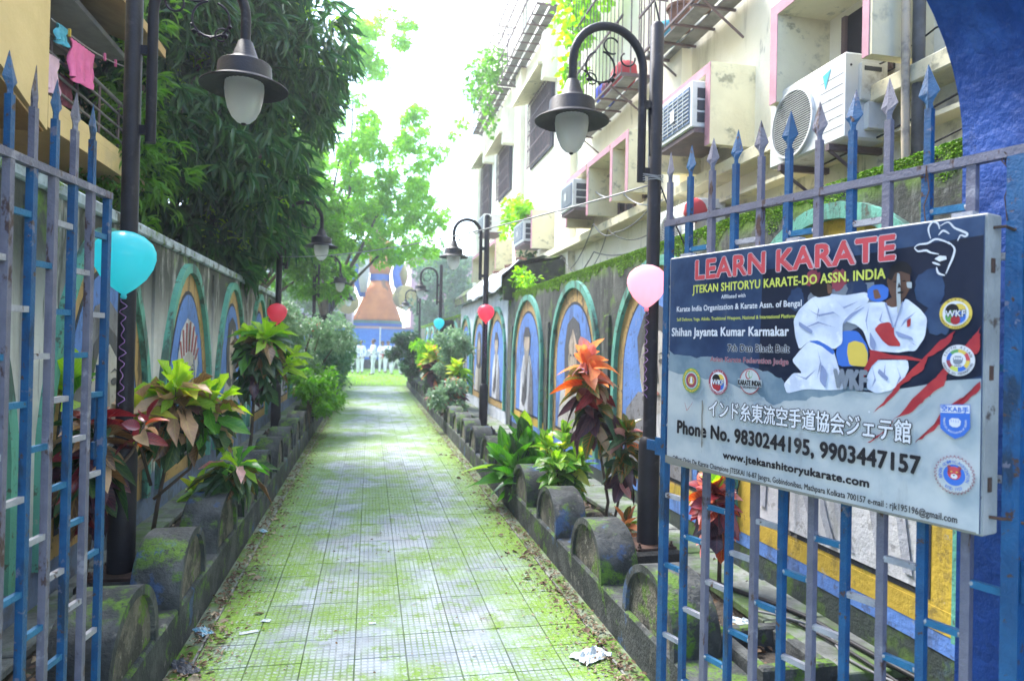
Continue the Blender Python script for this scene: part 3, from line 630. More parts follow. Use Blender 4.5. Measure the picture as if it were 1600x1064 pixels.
# ------------------------------------------------------------------ lamp posts
def make_lamp(loc, reach, turn, label):
    """post with an overhanging arm; local -x or +x (by turn) is where the lamp hangs"""
    t = empty('lamp_post', loc, turn, label=label, category='lamp post', group='black lamp posts lining the path')
    MB().lathe([(.045, .10), (.045, 3.48), (.03, 3.50), (0, 3.505)], 20).build('pole', m_post, t, 40)
    MB().lathe([(.071, .012), (.071, .66), (.062, .70), (.0455, .72)], 24).build('sleeve', m_post, t, 40)
    fl = MB().box(-.14, .14, -.14, .14, -.004, .012); fo = fl.build('base_flange', m_rust, t)
    for a, b in ((1, 1), (1, -1), (-1, 1), (-1, -1)):
        MB().lathe([(.007, .012), (.007, .045), (0, .045)], 8, (a*.115, b*.115, 0)).lathe([(.014, .0121), (.014, .026), (.0071, .026)], 6, (a*.115, b*.115, 0)).build('bolt', m_rust, fo)
    MB().box(-.17, .17, -.17, .17, -.34, -.0045, ch=.02).build('pedestal', m_bc, t)
    x0 = .10; r = (reach-x0)/2
    arm = [(x0, 0, 2.42), (x0, 0, 2.6), (x0, 0, 2.9), (x0, 0, 3.2-.03)]+[(x0+r-r*math.cos(R(a)), 0, 3.17+r*1.02*math.sin(R(a))) for a in range(10, 181, 10)]+[(reach, 0, 3.08), (reach, 0, 3.02)]
    MB().tube(arm, .028, 14).build('arm', m_post, t, 50)
    for z in (2.49, 2.94): MB().box(.04, .078, -.016, .016, z-.025, z+.025).build('bracket', m_post, t)
    # scrollwork under the arch
    sc = MB(); cx, cz = x0+r, 3.13
    def spiral(cx, cz, r0, r1, a0, a1, n=22): return [(cx+(r0+(r1-r0)*i/n)*math.cos(R(a0+(a1-a0)*i/n)), 0, cz+(r0+(r1-r0)*i/n)*math.sin(R(a0+(a1-a0)*i/n))) for i in range(n+1)]
    sc.tube(spiral(cx+.06, cz+.02, .105, .10, 100, 430), .0065, 7)
    sc.tube(spiral(cx-.02, cz+.17, .055, .05, -120, 150), .006, 7)
    sc.tube(spiral(cx-.13, cz+.10, .06, .035, 170, 420), .006, 7)
    sc.tube(spiral(cx+.12, cz-.07, .045, .03, 20, 300), .005, 6)
    sc.lathe([(0, -.02), (.018, 0), (0, .02)], 8, (cx-.03, 0, cz-.055)).lathe([(0, -.02), (.016, 0), (0, .02)], 8, (cx+.14, 0, cz-.07))
    for k in range(5):
        a = R(200+k*35); sc.lathe([(0, -.016), (.013, 0), (0, .016)], 7, (cx+.06+.11*math.cos(a), 0, cz+.02+.11*math.sin(a)))
    sc.build('scrollwork', m_post, t, 50)
    c = (reach, 0, 0)
    sh = MB().lathe([(.034, 3.04), (.040, 3.035), (.072, 2.945), (.078, 2.94), (.085, 2.93), (.142, 2.905), (.146, 2.90), (.152, 2.82), (.156, 2.815), (.17, 2.81), (.24, 2.775), (.243, 2.768), (.238, 2.766), (.16, 2.79), (.14, 2.80), (.05, 2.81), (0, 2.81)], 40, c)
    sho = sh.build('lamp_shade', m_post, t, 35)
    MB().lathe([(.100, 2.80), (.103, 2.76), (.098, 2.71), (.085, 2.65), (.062, 2.60), (.035, 2.572), (.012, 2.565)], 48, c, rib=.06).build('glass_globe', m_glass, sho, True)
    MB().lathe([(.022, 2.81), (.022, 2.76), (.034, 2.74), (.036, 2.70), (.024, 2.665), (0, 2.66)], 16, c).build('bulb', m_acw, sho, True)
    MB().lathe([(.014, 2.568), (.014, 2.556), (0, 2.552)], 10, c).build('finial', m_post, sho)
    return t
ybase = [4.3, 11.1, 18.5, 26.4]
postsR = [make_lamp((1.85, y, .31 if i == 0 else .26), .55 if i else .60, PI+R(4), l) for i, (y, l) in enumerate(zip(ybase, (
    'nearest lamp post on the right, beside the pink balloon and the gate', 'second lamp post on the right, with a red balloon tied to it',
    'third lamp post on the right, with a box and a small teal balloon', 'farthest lamp post on the right, small and hazy by the statue')))]
postsL = [make_lamp((-1.34, y, .30 if i == 0 else .26), .60, R(-3), l) for i, (y, l) in enumerate(zip([4.2, 10.6, 17.1, 23.8], (
    'nearest lamp post on the left, behind the teal balloon', 'second lamp post on the left, with a red balloon below its lamp',
    'third lamp post on the left, with a dark box halfway up', 'farthest lamp post on the left, just in front of the statue')))]
for t, xx in ((postsR[2], -.2), (postsL[2], .0)):
    MB().box(.06 if xx == 0 else -.36, .34 if xx == 0 else -.05, -.12, .12, 1.68, 2.0, ch=.01).build('speaker_box', m_post, t)
# ------------------------------------------------------------------ right apartment block
XB, XF = 3.45, 3.0
rb_ = MB().box(XB, 12, -4, 22.7, -.3, 15).build('apartment_block', m_cream, label='long cream apartment block with pink edged window boxes on the right', category='building')
for i, (y0, y1) in enumerate(((-4, 3.2), (7.05, 7.7), (11.4, 12.3), (15.6, 16.2), (22.0, 22.7))):
    MB().box(XB-.12, XB+.01, y0, y1, -.2, 14.8, ch=.01).build('pier', m_cream, rb_)
MB().box(3.22, XB+.01, 3.2, 22.69, 3.28, 3.40, ch=.01).build('ledge', m_fin, rb_)
for z in (3.05, 2.75): MB().box(3.30, XB+.01, 3.2, 7.0, z, z+.03).build('ledge', m_fin, rb_)
def window_box(y0, y1, z0=3.5, z1=4.17, near=True, far=True, top=True, win=None, t=.09):
    g = MB()
    b = MB()
    if far: b.box(XF, XB+.01, y1-t, y1, z0, z1)
    if near: b.box(XF, XB+.01, y0, y0+t, z0, z1)
    if top: b.box(XF, XB+.01, y0, y1, z1+.001, z1+.085)
    o = b.build('window_box', m_fin, rb_)
    e = MB()
    if far: e.box(XF-.006, XF-.001, y1-t, y1, z0, z1)
    if near: e.box(XF-.006, XF-.001, y0, y0+t, z0, z1)
    if top: e.box(XF-.006, XF-.001, y0, y1, z1+.001, z1+.085)
    e.build('pink_edge', m_pink, o)
    if win: 
        wy0, wy1, wz0, wz1 = win
        MB().box(XB-.02, XB-.003, wy0, wy1, wz0, wz1).build('opening', m_dark, o)
        fr = MB()
        for a in (wy0, (wy0+wy1)/2-.02, wy1-.04): fr.box(XB-.045, XB-.0205, a, a+.04, wz0, wz1)
        fr.build('window_frame', m_grille, o)
    return o
window_box(3.68, 4.78, 3.52, 4.19, near=False, win=(4.0, 4.5, 3.55, 4.12))
b = MB().box(XF, XB+.01, 3.68, 3.76, 3.47, 4.75); o = b.build('window_box', m_fin, rb_); MB().box(XF-.006, XF-.001, 3.70, 3.76, 3.47, 4.75).build('pink_edge', m_pink, o)
window_box(5.74, 6.88)
window_box(7.76, 8.40, win=(7.9, 8.3, 3.55, 4.1)); window_box(8.42, 9.38, near=False, win=(8.6, 9.2, 3.5, 4.1))
window_box(9.42, 10.45, near=False)
window_box(12.75, 14.3, 3.5, 4.15); window_box(16.6, 18.2); window_box(19.2, 20.6)
window_box(3.3, 4.7, 6.2, 6.9)
def grille_window(y0, y1, z0, z1, ch=True, fin=True):
    o = MB().box(XB-.03, XB-.003, y0, y1, z0, z1).build('window', m_dark, rb_)
    n = int((y1-y0)/.13); me = MB().box(-.008, .008, -.008, .008, z0, z1).mesh('grille_bar', [m_grille])
    for i in range(n+1): link('grille_bar', me, o, (XB-.10, y0+(y1-y0)*i/n, 0))
    for z in (z0+.02, (z0+z1)/2, z1-.02, z0+(z1-z0)*.28, z0+(z1-z0)*.72): bar('grille_rail', m_grille, o, XB-.107, XB-.085, y0, y1, z-.012, z+.012)
    for i in range(n): # curls between the bars
        yy = y0+(y1-y0)*(i+.5)/n
        MB().tube([(XB-.10, yy+.05*math.cos(a), z0+(z1-z0)*(.60 if i % 2 else .4)+.09*math.sin(a)) for a in [PI*2*q/10 for q in range(11)]], .006, 5, cap=False).build('grille_curl', m_grille, o)
    if ch:
        MB().prism([(0, 0), (.42, -.12), (.42, -.05), (0, .08)], lambda a, z: (XB-a, y0-.25, z1+.12+z), lambda a, z: (XB-a, y1+.25, z1+.12+z)).build('sunshade', m_fin, o)
    if fin: MB().box(XB-.32, XB+.01, y0-.34, y0-.14, z1-.25, z1+.65, ch=.008).build('fin', m_cream, o)
grille_window(12.95, 14.9, 5.55, 7.0); grille_window(17.0, 18.75, 5.6, 6.9); grille_window(20.0, 21.5, 5.5, 7.2); grille_window(12.9, 14.8, 9.9, 11.3)
def cage(y0, y1, z0, z1, pots, label, slant=False, plants=0):
    g = empty('window_cage', (XF-.02, (y0+y1)/2, z0), 0, label=label, category='window cage')
    Ly = (y1-y0)/2; D = .47; H = z1-z0
    nb = max(4, int((y1-y0)/(.14 if z0 < 7 else .24)))
    me = MB().box(-.005, .005, -.005, .005, 0, H).mesh('cage_bar', [m_grille])
    for i in range(nb+1): link('cage_bar', me, g, (0, -Ly+2*Ly*i/nb, 0), (R(18) if slant else 0, 0, 0))
    for z in (0, H*.33, H*.66, H): bar('cage_rail', m_grille, g, -.012, .012, -Ly, Ly, z-.012, z+.012)
    for s in (-1, 1):
        for k in range(3): bar('cage_bar', m_grille, g, .11+k*.13, .122+k*.13, s*Ly-.008, s*Ly+.008, 0, H)
        for z in (.0, H*.5, H): bar('cage_rail', m_grille, g, 0, D, s*Ly-.01, s*Ly+.01, z-.01, z+.01)
    for i in range(int(2*Ly/.42)+1): bar('shelf_bar', m_grille, g, 0, D, -Ly+i*.42-.012, -Ly+i*.42+.012, -.035, -.0125)
    for i in range(2): bar('shelf_board', m_pipegrey, g, .06+i*.21, .23+i*.21, -Ly, Ly, -.012, .004)
    for s in (-.7, .7):
        MB().tube([(.02, s*Ly, -.03), (D, s*Ly, -.36)], .012, 6).build('bracket', m_grille, g)
    return g
cage(8.0, 10.6, 5.02, 7.2, 0, 'rusty window cage full of leafy pots and bundles behind the right hand lamp')
cage(5.7, 7.45, 4.98, 6.4, 0, 'rusty window cage above the top of the nearest right lamp post')
cage(12.6, 16.8, 8.14, 9.6, 0, 'iron balcony cage high on the block, nearer of the two upper ones')
cage(17.4, 21.5, 8.3, 9.7, 0, 'iron balcony cage high on the block, farther of the two upper ones')
def blob(name, c, r, mat, label, cat, group=None, sq=(1, 1, 1)):
    b = MB(); prof = [(r*math.sin(PI*i/8), -r*math.cos(PI*i/8)) for i in range(9)]; prof[0] = (0, -r); prof[-1] = (0, r)
    b.lathe(prof, 12, (0, 0, 0)); b.v = [((x+random.uniform(-.12, .12)*r)*sq[0], (y+random.uniform(-.12, .12)*r)*sq[1], (z+random.uniform(-.12, .12)*r)*sq[2]) for x, y, z in b.v]
    return link(name, b.mesh(name, [mat], True), None, c, label=label, category=cat, group=group)
blob('cloth_bundle', (3.2, 8.5, 5.20), .17, m_cloth['red'], 'red plastic bundle in the lower window cage', 'bundle', sq=(1, 1.4, 1))
blob('cloth_bundle', (3.2, 9.15, 5.18), .16, m_cloth['blue'], 'blue plastic bundle in the lower window cage', 'bundle', sq=(1, 1.3, 1))
blob('cloth_bundle', (3.12, 8.83, 5.14), .11, m_cloth['maroon'], 'small maroon bundle squeezed between the red and blue ones', 'bundle')
def pot(x, y, z, label, mat):
    t = MB().lathe([(0, 0), (.10, 0), (.14, .22), (.155, .225), (.155, .26), (.13, .26), (.125, .20), (0, .2)], 16).build('flower_pot', mat, None, 40, label=label, category='flower pot')
    t.location = (x, y, z); return t
pot(3.17, 6.3, 5.0, 'brown clay pot in the cage above the right lamp post, nearer one', m_brick)
pot(3.17, 6.75, 5.0, 'brown clay pot in the cage above the right lamp post, farther one', m_brick)
blob('cloth_bundle', (3.2, 7.15, 5.15), .14, m_cloth['aqua'], 'green plastic bundle in the cage above the right lamp post', 'bundle')

# air conditioners
def window_ac(y0, y1, z0, z1, label, xf=XF-.12):
    """y1 is the far end; the coil side faces the lane"""
    t = empty('air_conditioner', (xf, (y0+y1)/2, z0), 0, label=label, category='air conditioner', group='window air conditioners on the cream block')
    L = (y1-y0)/2; H = z1-z0
    MB().box(0, .55, -L, L, 0, H, ch=.012).build('casing', m_acw, t)
    c = MB().box(-.008, -.001, -L+.05, L-.05, .05, H-.05).build('coil', m_acgrill, t)
    n = 9
    for i in range(1, n): bar('coil_wire', m_acw, c, -.016, -.0085, -L+.05, L-.05, .05+(H-.1)*i/n-.003, .05+(H-.1)*i/n+.003)
    for i in range(1, 6): bar('coil_wire', m_acw, c, -.02, -.0165, -L+.05+(2*L-.1)*i/6-.003, -L+.05+(2*L-.1)*i/6+.003, .05, H-.05)
    bar('sticker', m_acw, t, -.024, -.0205, -.04, .05, H*.35, H*.62)
    for s in (-1,):   # louvred side facing the camera
        for i in range(3):
            v = MB().box(.05, .22, s*L-.004, s*L-.0005, .05+i*(H-.1)/3, .05+(i+.82)*(H-.1)/3).build('side_vent', m_acdark, t)
    MB().box(.02, .5, -L-.01, L+.01, -.05, -.001).build('support_tray', m_grille, t)
    return t
window_ac(5.86, 6.62, 3.68, 4.12, 'grey window air conditioner in the pink edged box beside the right lamp post')
window_ac(9.66, 10.32, 3.68, 4.10, 'window air conditioner hanging beside an open window box, second along')
window_ac(13.0, 13.9, 3.66, 4.08, 'window air conditioner under a plant covered box, third along')
window_ac(17.9, 18.8, 4.62, 5.1, 'small far window air conditioner below a barred window near the block end')
window_ac(18.5, 19.4, 2.7, 3.15, 'low far window air conditioner above the hut roof')
def condenser(y0, y1, z0, z1, label, x0=3.05, fan_y=None):
    W, H, D = y1-y0, z1-z0, .32
    t = empty('outdoor_unit', (x0, y0, z0), 0, label=label, category='air conditioner unit')
    MB().box(0, D, 0, W, 0, H, ch=.016).build('casing', m_acw, t, 30)
    cy, cz, rr = W*.66, H*.47, min(H*.43, W*.33)
    f = MB().lathe([(0, -.004), (rr*.96, -.004), (rr*.96, -.001)], 36, (0, cy, cz), ax='x').build('fan_opening', m_acdark, t)
    MB().lathe([(rr*.95, -.022), (rr*1.02, -.022), (rr*1.04, -.001), (rr*.94, -.001)], 40, (0, cy, cz), ax='x', cap=False).build('fan_ring', m_acw, t, 40)
    gm = MB()
    n = 30
    for i in range(1, n):
        zz = -rr+2*rr*i/n; h = math.sqrt(max(0, rr*rr-zz*zz)); gm.box(-.020, -.013, cy-h, cy+h, cz+zz-.0017, cz+zz+.0017)
    for i in range(0):
        a = PI*i/5; gm.tube([(-.0245, cy-rr*math.cos(a), cz-rr*math.sin(a)), (-.0245, cy+rr*math.cos(a), cz+rr*math.sin(a))], .003, 5)
    gm.lathe([(0, -.032), (.045, -.032), (.045, -.021)], 16, (0, cy, cz), ax='x')
    gm.build('fan_guard', m_acw, t)
    for i in range(6): bar('panel_groove', m_acdark, t, -.0012, -.0002, .02, W*.30, H*(.16+.12*i), H*(.16+.12*i)+.003)
    tri = MB().prism([(0, .10), (.085, .12), (.03, 0)], lambda a, z: (-.003, W*.27-a, H*.68+z), lambda a, z: (-.0005, W*.27-a, H*.68+z)).build('decal', m_tealdecal, t)
    # side facing the camera: service cover, handle, vents
    MB().box(.14, .29, -.05, -.001, .06, H*.42, ch=.008).build('valve_cover', m_acw, t); MB().box(.10, .27, -.028, -.001, H*.42+.01, H*.88, ch=.008).build('side_cover', m_acw, t)
    MB().box(.12, .25, -.032, -.0285, H*.78, H*.83).build('handle_recess', m_acdark, t)
    for i in range(4): bar('side_vent', m_acdark, t, .17, .24, -.031, -.0285, H*.5+i*.014, H*.5+i*.014+.005)
    for zz in (.05, H-.09):
        MB().lathe([(0, -.004), (.008, -.004), (.008, 0)], 8, (.04, 0, zz), ax='y').build('screw', m_acdark, t)
    for yy in (W*.15, W*.8):
        MB().box(-.02, XB-x0, yy, yy+.04, -.045, -.001).tube([(0, yy+.02, -.045), (XB-x0, yy+.02, -.3)], .012, 6).build('bracket', m_grille, t)
    return t
condenser(3.98, 4.84, 2.80+.24, 3.62, 'large white outdoor air conditioning unit with a round fan under the pink edged window box')
condenser(6.1, 6.95, 2.5, 3.09, 'old outdoor air conditioning unit half hidden behind the mossy wall top and gate bars')
blob('cloth_bundle', (2.98, 5.96, 2.93), .11, m_cloth['red'], 'small red cloth bundle beside the half hidden outdoor unit', 'bundle')
# pipes and cables on the facade
MB().tube([(3.22, 3.60, 2.3), (3.20, 3.62, 2.9), (3.17, 3.60, 3.6), (3.16, 3.60, 6.5)], .024, 8).build('drain_pipe', m_pvc, None, True, label='cream plastic drain pipe beside the large outdoor unit', category='pipe')
MB().tube([(3.27, 3.60, 2.3), (3.26, 3.60, 6.5)], .036, 8).build('drain_pipe', m_pipegrey, None, True, label='grey stained drain pipe nearest the blue arch', category='pipe')
def cable(pts, r, mat, label, sag=0, n=14, cat='cable'):
    P_ = []
    for (a, b) in zip(pts[:-1], pts[1:]):
        a, b = Vector(a), Vector(b)
        for i in range(n): 
            t = i/n; p = a.lerp(b, t); p.z -= sag*4*t*(1-t); P_.append(p)
    P_.append(Vector(pts[-1]))
    return MB().tube(P_, r, 6).build('cable', mat, None, True, label=label, category=cat)
cable([(3.29, 2.2, 3.30), (3.30, 4.6, 3.02)], .007, m_cable, 'upper black cable slanting across the cream wall by the arch', .04)
cable([(3.29, 2.2, 3.10), (3.29, 4.6, 2.80)], .006, m_cable, 'second black cable slanting across the cream wall by the arch', .05)
cable([(3.29, 2.2, 2.90), (3.29, 4.4, 2.62)], .008, m_cable, 'third black cable slanting across the cream wall by the arch', .03)
cable([(3.29, 2.2, 3.62), (3.29, 3.5, 3.58), (3.29, 4.0, 3.55)], .006, m_cable, 'topmost black cable running to the drain pipes by the arch', .02)
cable([(3.2, 7.2, 3.4), (3.16, 8.6, 3.15), (3.12, 9.4, 3.4), (3.2, 10.8, 2.9)], .008, m_pipegrey, 'drooping grey cable loops under the second air conditioner', .1)
cable([(3.2, 7.3, 3.0), (3.2, 9.0, 3.25), (3.2, 9.9, 2.8), (3.2, 11.2, 3.1)], .006, m_cable, 'tangled thin black cable below the ledge of the cream block', .14)
cable([(3.2, 7.3, 2.85), (3.2, 9.6, 3.02), (3.2, 11.0, 2.7)], .009, m_cable, 'thicker black cable below the ledge of the cream block', .1)
cable([(XF+.1, 9.5, 3.95), (3.15, 8.3, 3.6), (3.2, 7.2, 3.3)], .010, m_wirew, 'white hose dangling from the second air conditioner', .1)
cable([(1.84, 4.28, 2.72), (-1.33, 10.6, 2.86)], .006, m_wirew, 'pale wire strung across the lane between the two nearest opposite lamp posts', .14, 30)
cable([(-1.33, 10.6, 2.86), (-2.6, 14, 3.1)], .005, m_cable, 'dark wire running back from the second left lamp post', .1)
cable([(1.88, 4.26, 2.70), (2.02, 4.12, 2.25), (2.12, 4.0, 1.9)], .005, m_cable, 'black string hanging down from the nearest right lamp post', .02)
cable([(1.80, 4.27, 2.9), (1.80, 4.3, 3.2), (1.82, 4.3, 3.5), (1.88, 4.3, 3.76), (1.83, 4.3, 3.95)], .006, m_cable, 'twisted black flex up the nearest right lamp post', .0)
# clamp of wire round the near right post
cl = MB()
for k in range(4): cl.tube([(1.84+.068*math.cos(a)*(1.6 if math.cos(a) < 0 else 1), 4.3+.055*math.sin(a), 2.74+k*.011+.006*math.sin(3*a+k)) for a in [2*PI*q/20 for q in range(21)]], .003, 5, cap=False)
cl.build('binding_wire', m_wirew, None, True, label='pale wire wound round the nearest right lamp post', category='wire')

# ------------------------------------------------------------------ hut behind the right wall
hut = empty('hut', (3.0, 15, 0), 0, label='low hut with a rusted sheet roof and white tarpaulin built into the right wall', category='hut')
def hb(n, m, *a, **k): return MB().box(*[v-o for v, o in zip(a, (3.0, 3.0, 15, 15, 0, 0))], **k).build(n, m, hut)
hwall = hb('wall', m_hutwhite, WR, 3.15, 11.95, 18.38, -.2, 2.66)
hutw = Wall(hwall, WR-3.0, -1)
for k, yc in enumerate((12.95, 15.05, 17.2)):
    pass
# corrugated roof, sloping down towards the lane
rf = MB(); ny = 70; V = []
for i, (x, z) in enumerate(((2.22, 2.80), (2.45, 3.02), (3.3, 3.22))):
    for j in range(ny+1):
        V.append((x-3, 11.6+(6.9*j/ny)-15, z+.022*math.sin(j*1.6)))
n0 = len(V); V += [(a, b_, c-.02) for a, b_, c in V]
Fs = []
for o in (0, n0):
    for i in range(2):
        for j in range(ny): Fs.append((o+i*(ny+1)+j, o+i*(ny+1)+j+1, o+(i+1)*(ny+1)+j+1, o+(i+1)*(ny+1)+j))
for j in range(ny): Fs += [(j, j+1, n0+j+1, n0+j), (2*(ny+1)+j, 2*(ny+1)+j+1, n0+2*(ny+1)+j+1, n0+2*(ny+1)+j)]
rf.add(V, Fs); rf.build('roof', m_tin, hut, True)
hb('fascia', m_tin, 2.22, 2.26, 11.6, 18.4, 2.62, 2.80, ch=.005)
# mossy gable end behind the wall top
gp = MB().prism([(2.24, 2.4), (3.4, 2.4), (3.4, 3.19), (2.46, 2.99), (2.24, 2.76)], lambda a, z: (a-3, 11.55-15, z), lambda a, z: (a-3, 11.66-15, z)); gp.build('gable', m_tin, hut)
tp = MB(); nx, ny = 6, 24
def tz(x, y): return (2.80+(x-2.22)*.96 if x < 2.45 else 3.02+(x-2.45)*.235)+.035+.02*math.sin(y*5)+.015*math.sin(x*17+y*3)
V = [(2.19+i*.14-3, 11.5+4.2*j/ny+.1*math.sin(i*2.3)-15, tz(2.19+i*.14, 11.5+4.2*j/ny)) for j in range(ny+1) for i in range(nx+1)]
tp.add(V, [(j*(nx+1)+i, j*(nx+1)+i+1, (j+1)*(nx+1)+i+1, (j+1)*(nx+1)+i) for j in range(ny) for i in range(nx)])
V2 = [(-.815+.006*math.sin(j), 11.5+4.2*j/ny-15, tz(2.19, 11.5+4.2*j/ny)-k*.1) for j in range(ny+1) for k in range(3)]
tp.add(V2, [(j*3+k, j*3+k+1, (j+1)*3+k+1, (j+1)*3+k) for j in range(ny) for k in range(2)])
to = tp.build('tarpaulin', m_tarp, None, True, label='white plastic tarpaulin spread over the hut roof', category='tarpaulin'); to.location = (3, 15, 0)
for y, l in ((11.9, 'nearer'), (12.9, 'middle'), (14.2, 'farther')):
    bo = MB().box(-.06, .06, -.11, .11, 0, .07, ch=.006).build('brick', m_brick, None, label=l+' old brick weighing down the tarpaulin on the hut roof', category='brick'); bo.location = (2.62, y, 3.115); bo.rotation_euler = (0, -.2, y)
for k, yc in enumerate((12.93, 15.07, 17.25)):
    fw = Wall(wr, WR-.002, -1)
    o = mural(Wall(hut, -.6-.002, -1), k, yc-15, .93, .44, 1.40, 2.36, False, ('robe', 'longhair', 'robe')[k], '')

# ------------------------------------------------------------------ left yellow building
lbld = MB().box(-9, -3.2, 2.0, 5.9, -.2, 10).box(-9, -3.9, 5.9, 12, -.2, 10).build('house', m_yellow, label='yellow balconied house behind the left wall', category='building')
bay = MB().prism([(2.0, 4.35), (5.35, 3.43), (5.93, 3.22), (5.95, 3.22), (5.95, 9), (2.0, 9)], lambda a, z: (-2.5, a, z), lambda a, z: (-3.25, a, z)); me = bay.mesh('bay', [m_yellow]); recalc(me); link('bay', me, lbld)
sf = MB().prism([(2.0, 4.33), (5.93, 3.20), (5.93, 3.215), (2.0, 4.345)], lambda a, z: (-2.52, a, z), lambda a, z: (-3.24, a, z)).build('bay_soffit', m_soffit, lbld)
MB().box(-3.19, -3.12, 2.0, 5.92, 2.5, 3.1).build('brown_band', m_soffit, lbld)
bal = MB().box(-3.9, -2.5, 5.96, 8.3, 3.25, 3.42).box(-2.62, -2.5, 5.96, 8.3, 3.421, 3.50).build('balcony_slab', m_yellow, lbld)
for z in (3.62, 3.75, 3.88, 4.0): MB().tube([(-2.55, 5.96, z), (-2.55, 8.25, z)], .012 if z < 3.9 else .02, 8).build('railing_bar', m_pipegrey, bal)
for i in range(5):
    MB().tube([(-2.55, 6.1+i*.5, 3.5), (-2.55, 6.1+i*.5, 4.0)], .012, 6).build('railing_post', m_grille, bal)
MB().box(-3.898, -3.88, 6.7, 7.3, 3.42, 4.35).build('shutter_door', m_shutter, lbld); MB().box(-3.898, -3.87, 6.0, 6.35, 3.42, 4.9).build('dark_door', m_dark, lbld)
lv = MB(); 
for i in range(18): lv.box(-3.879, -3.868, 6.73, 7.27, 3.46+i*.048, 3.49+i*.048)
lv.build('louvres', m_shutter, lbld)
MB().box(-3.89, -2.55, 5.96, 7.8, 4.50, 4.55).build('balcony_ceiling', m_greywall, lbld)
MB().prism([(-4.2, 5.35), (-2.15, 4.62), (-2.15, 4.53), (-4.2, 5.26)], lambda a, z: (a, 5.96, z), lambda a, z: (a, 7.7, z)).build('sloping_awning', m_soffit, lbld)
cable([(-2.5, 5.97, 4.10), (-2.45, 7.5, 4.33)], .005, m_wirew, 'pale washing line across the yellow balcony', .05, cat='washing line')
def laundry(y0, y1, z1, z0, mat, label, x=-2.46, slope=.12):
    b = MB(); nx, nz = 14, 8
    V = [(x+.03*math.sin(i*1.3)*(j/nz)+.012*math.sin(i*2.9+j), y0+(y1-y0)*i/nx+.01*math.sin(j*1.2), z1+slope*(i/nx)*(y1-y0)-(z1-z0)*j/nz+.015*math.sin(i)*(j/nz)) for j in range(nz+1) for i in range(nx+1)]
    V += [(a-.012, b_, c) for a, b_, c in V]; n0 = (nx+1)*(nz+1)
    F_ = [(j*(nx+1)+i, j*(nx+1)+i+1, (j+1)*(nx+1)+i+1, (j+1)*(nx+1)+i) for j in range(nz) for i in range(nx)]
    F_ += [tuple(q+n0 for q in f[::-1]) for f in F_]
    b.add(V, F_); return b.build('laundry', mat, None, True, label=label, category='laundry')
laundry(6.22, 6.72, 4.07, 3.75, m_cloth['pink'], 'pink cloth drying on the washing line of the yellow balcony')
laundry(5.97, 6.16, 4.08, 3.94, m_cloth['aqua'], 'small turquoise cloth at the near end of the washing line')
laundry(5.97, 6.2, 3.84, 3.55, m_cloth['lilac'], 'pale lilac cloth hung over the balcony railing', x=-2.53)
laundry(6.3, 6.6, 3.80, 3.56, m_cloth['maroon'], 'dull maroon cloth hung behind the pink one on the railing', x=-2.58)
for y, z, l in ((6.20, 4.13, 'yellow'), (6.95, 4.24, 'pink, nearer'), (7.22, 4.29, 'pink, farther')):
    q = MB().box(-.008, .008, -.012, .012, -.045, .02).build('clothes_peg', p_yellow if 'yellow' in l else m_cloth['pink'], None, label=l+' clothes peg on the washing line', category='clothes peg'); q.location = (-2.46, y, z-.02)
# far left pale building behind the trees
fb = MB().box(-14, -1.3, 50, 58, -.2, 9).build('building', m_offwhite, label='pale distant building glimpsed between the lamps on the left', category='building')
for x in (-2.0, -3.4, -4.8): 
    for z in (2.2, 4.8): MB().box(x-.5, x+.3, 49.93, 49.99, z, z+1.4).build('window', m_dark, fb)
pb = MB().box(3.2, 20, 56, 64, -.2, 8.6).build('building', m_pinkb, label='pink distant building beyond the trees on the right', category='building')
MB().box(3.0, 20.2, 55.7, 64.2, 8.6, 8.9).build('roof_slab', m_offwhite, pb)
for x in (4.6, 7.0, 9.4): MB().box(x, x+1.2, 55.93, 55.99, 5.2, 6.8).build('window', m_dark, pb)
# far wall of the ground
bwall = MB().box(-9, 9, 44, 44.3, -.2, 2.5).build('far_wall', m_bluewall, label='low blue painted wall closing the far end of the grounds', category='wall')
MB().box(-9, 9, 43.9, 43.99, -.2, .55).build('plinth', m_kerb, bwall)
MB().box(-9.05, 9.05, 43.95, 44.35, 2.5, 2.62).build('wall_cap', m_pinkb, bwall)
for x, s_ in ((-1.6, 1), (.1, .8), (2.4, 1)):
    MB().prism([(-.9*s_, .7), (0, 1.75*s_), (.9*s_, .7)], lambda a, z: (x+a, 43.96, z), lambda a, z: (x+a, 43.999, z)).build('painted_peak', m_hutwhite, bwall)
MB().tube([(.62, 43.7, 0), (.62, 43.7, 2.6)], .045, 8).build('pole', m_acw, None, label='thin white pole standing in front of the blue wall', category='pole')

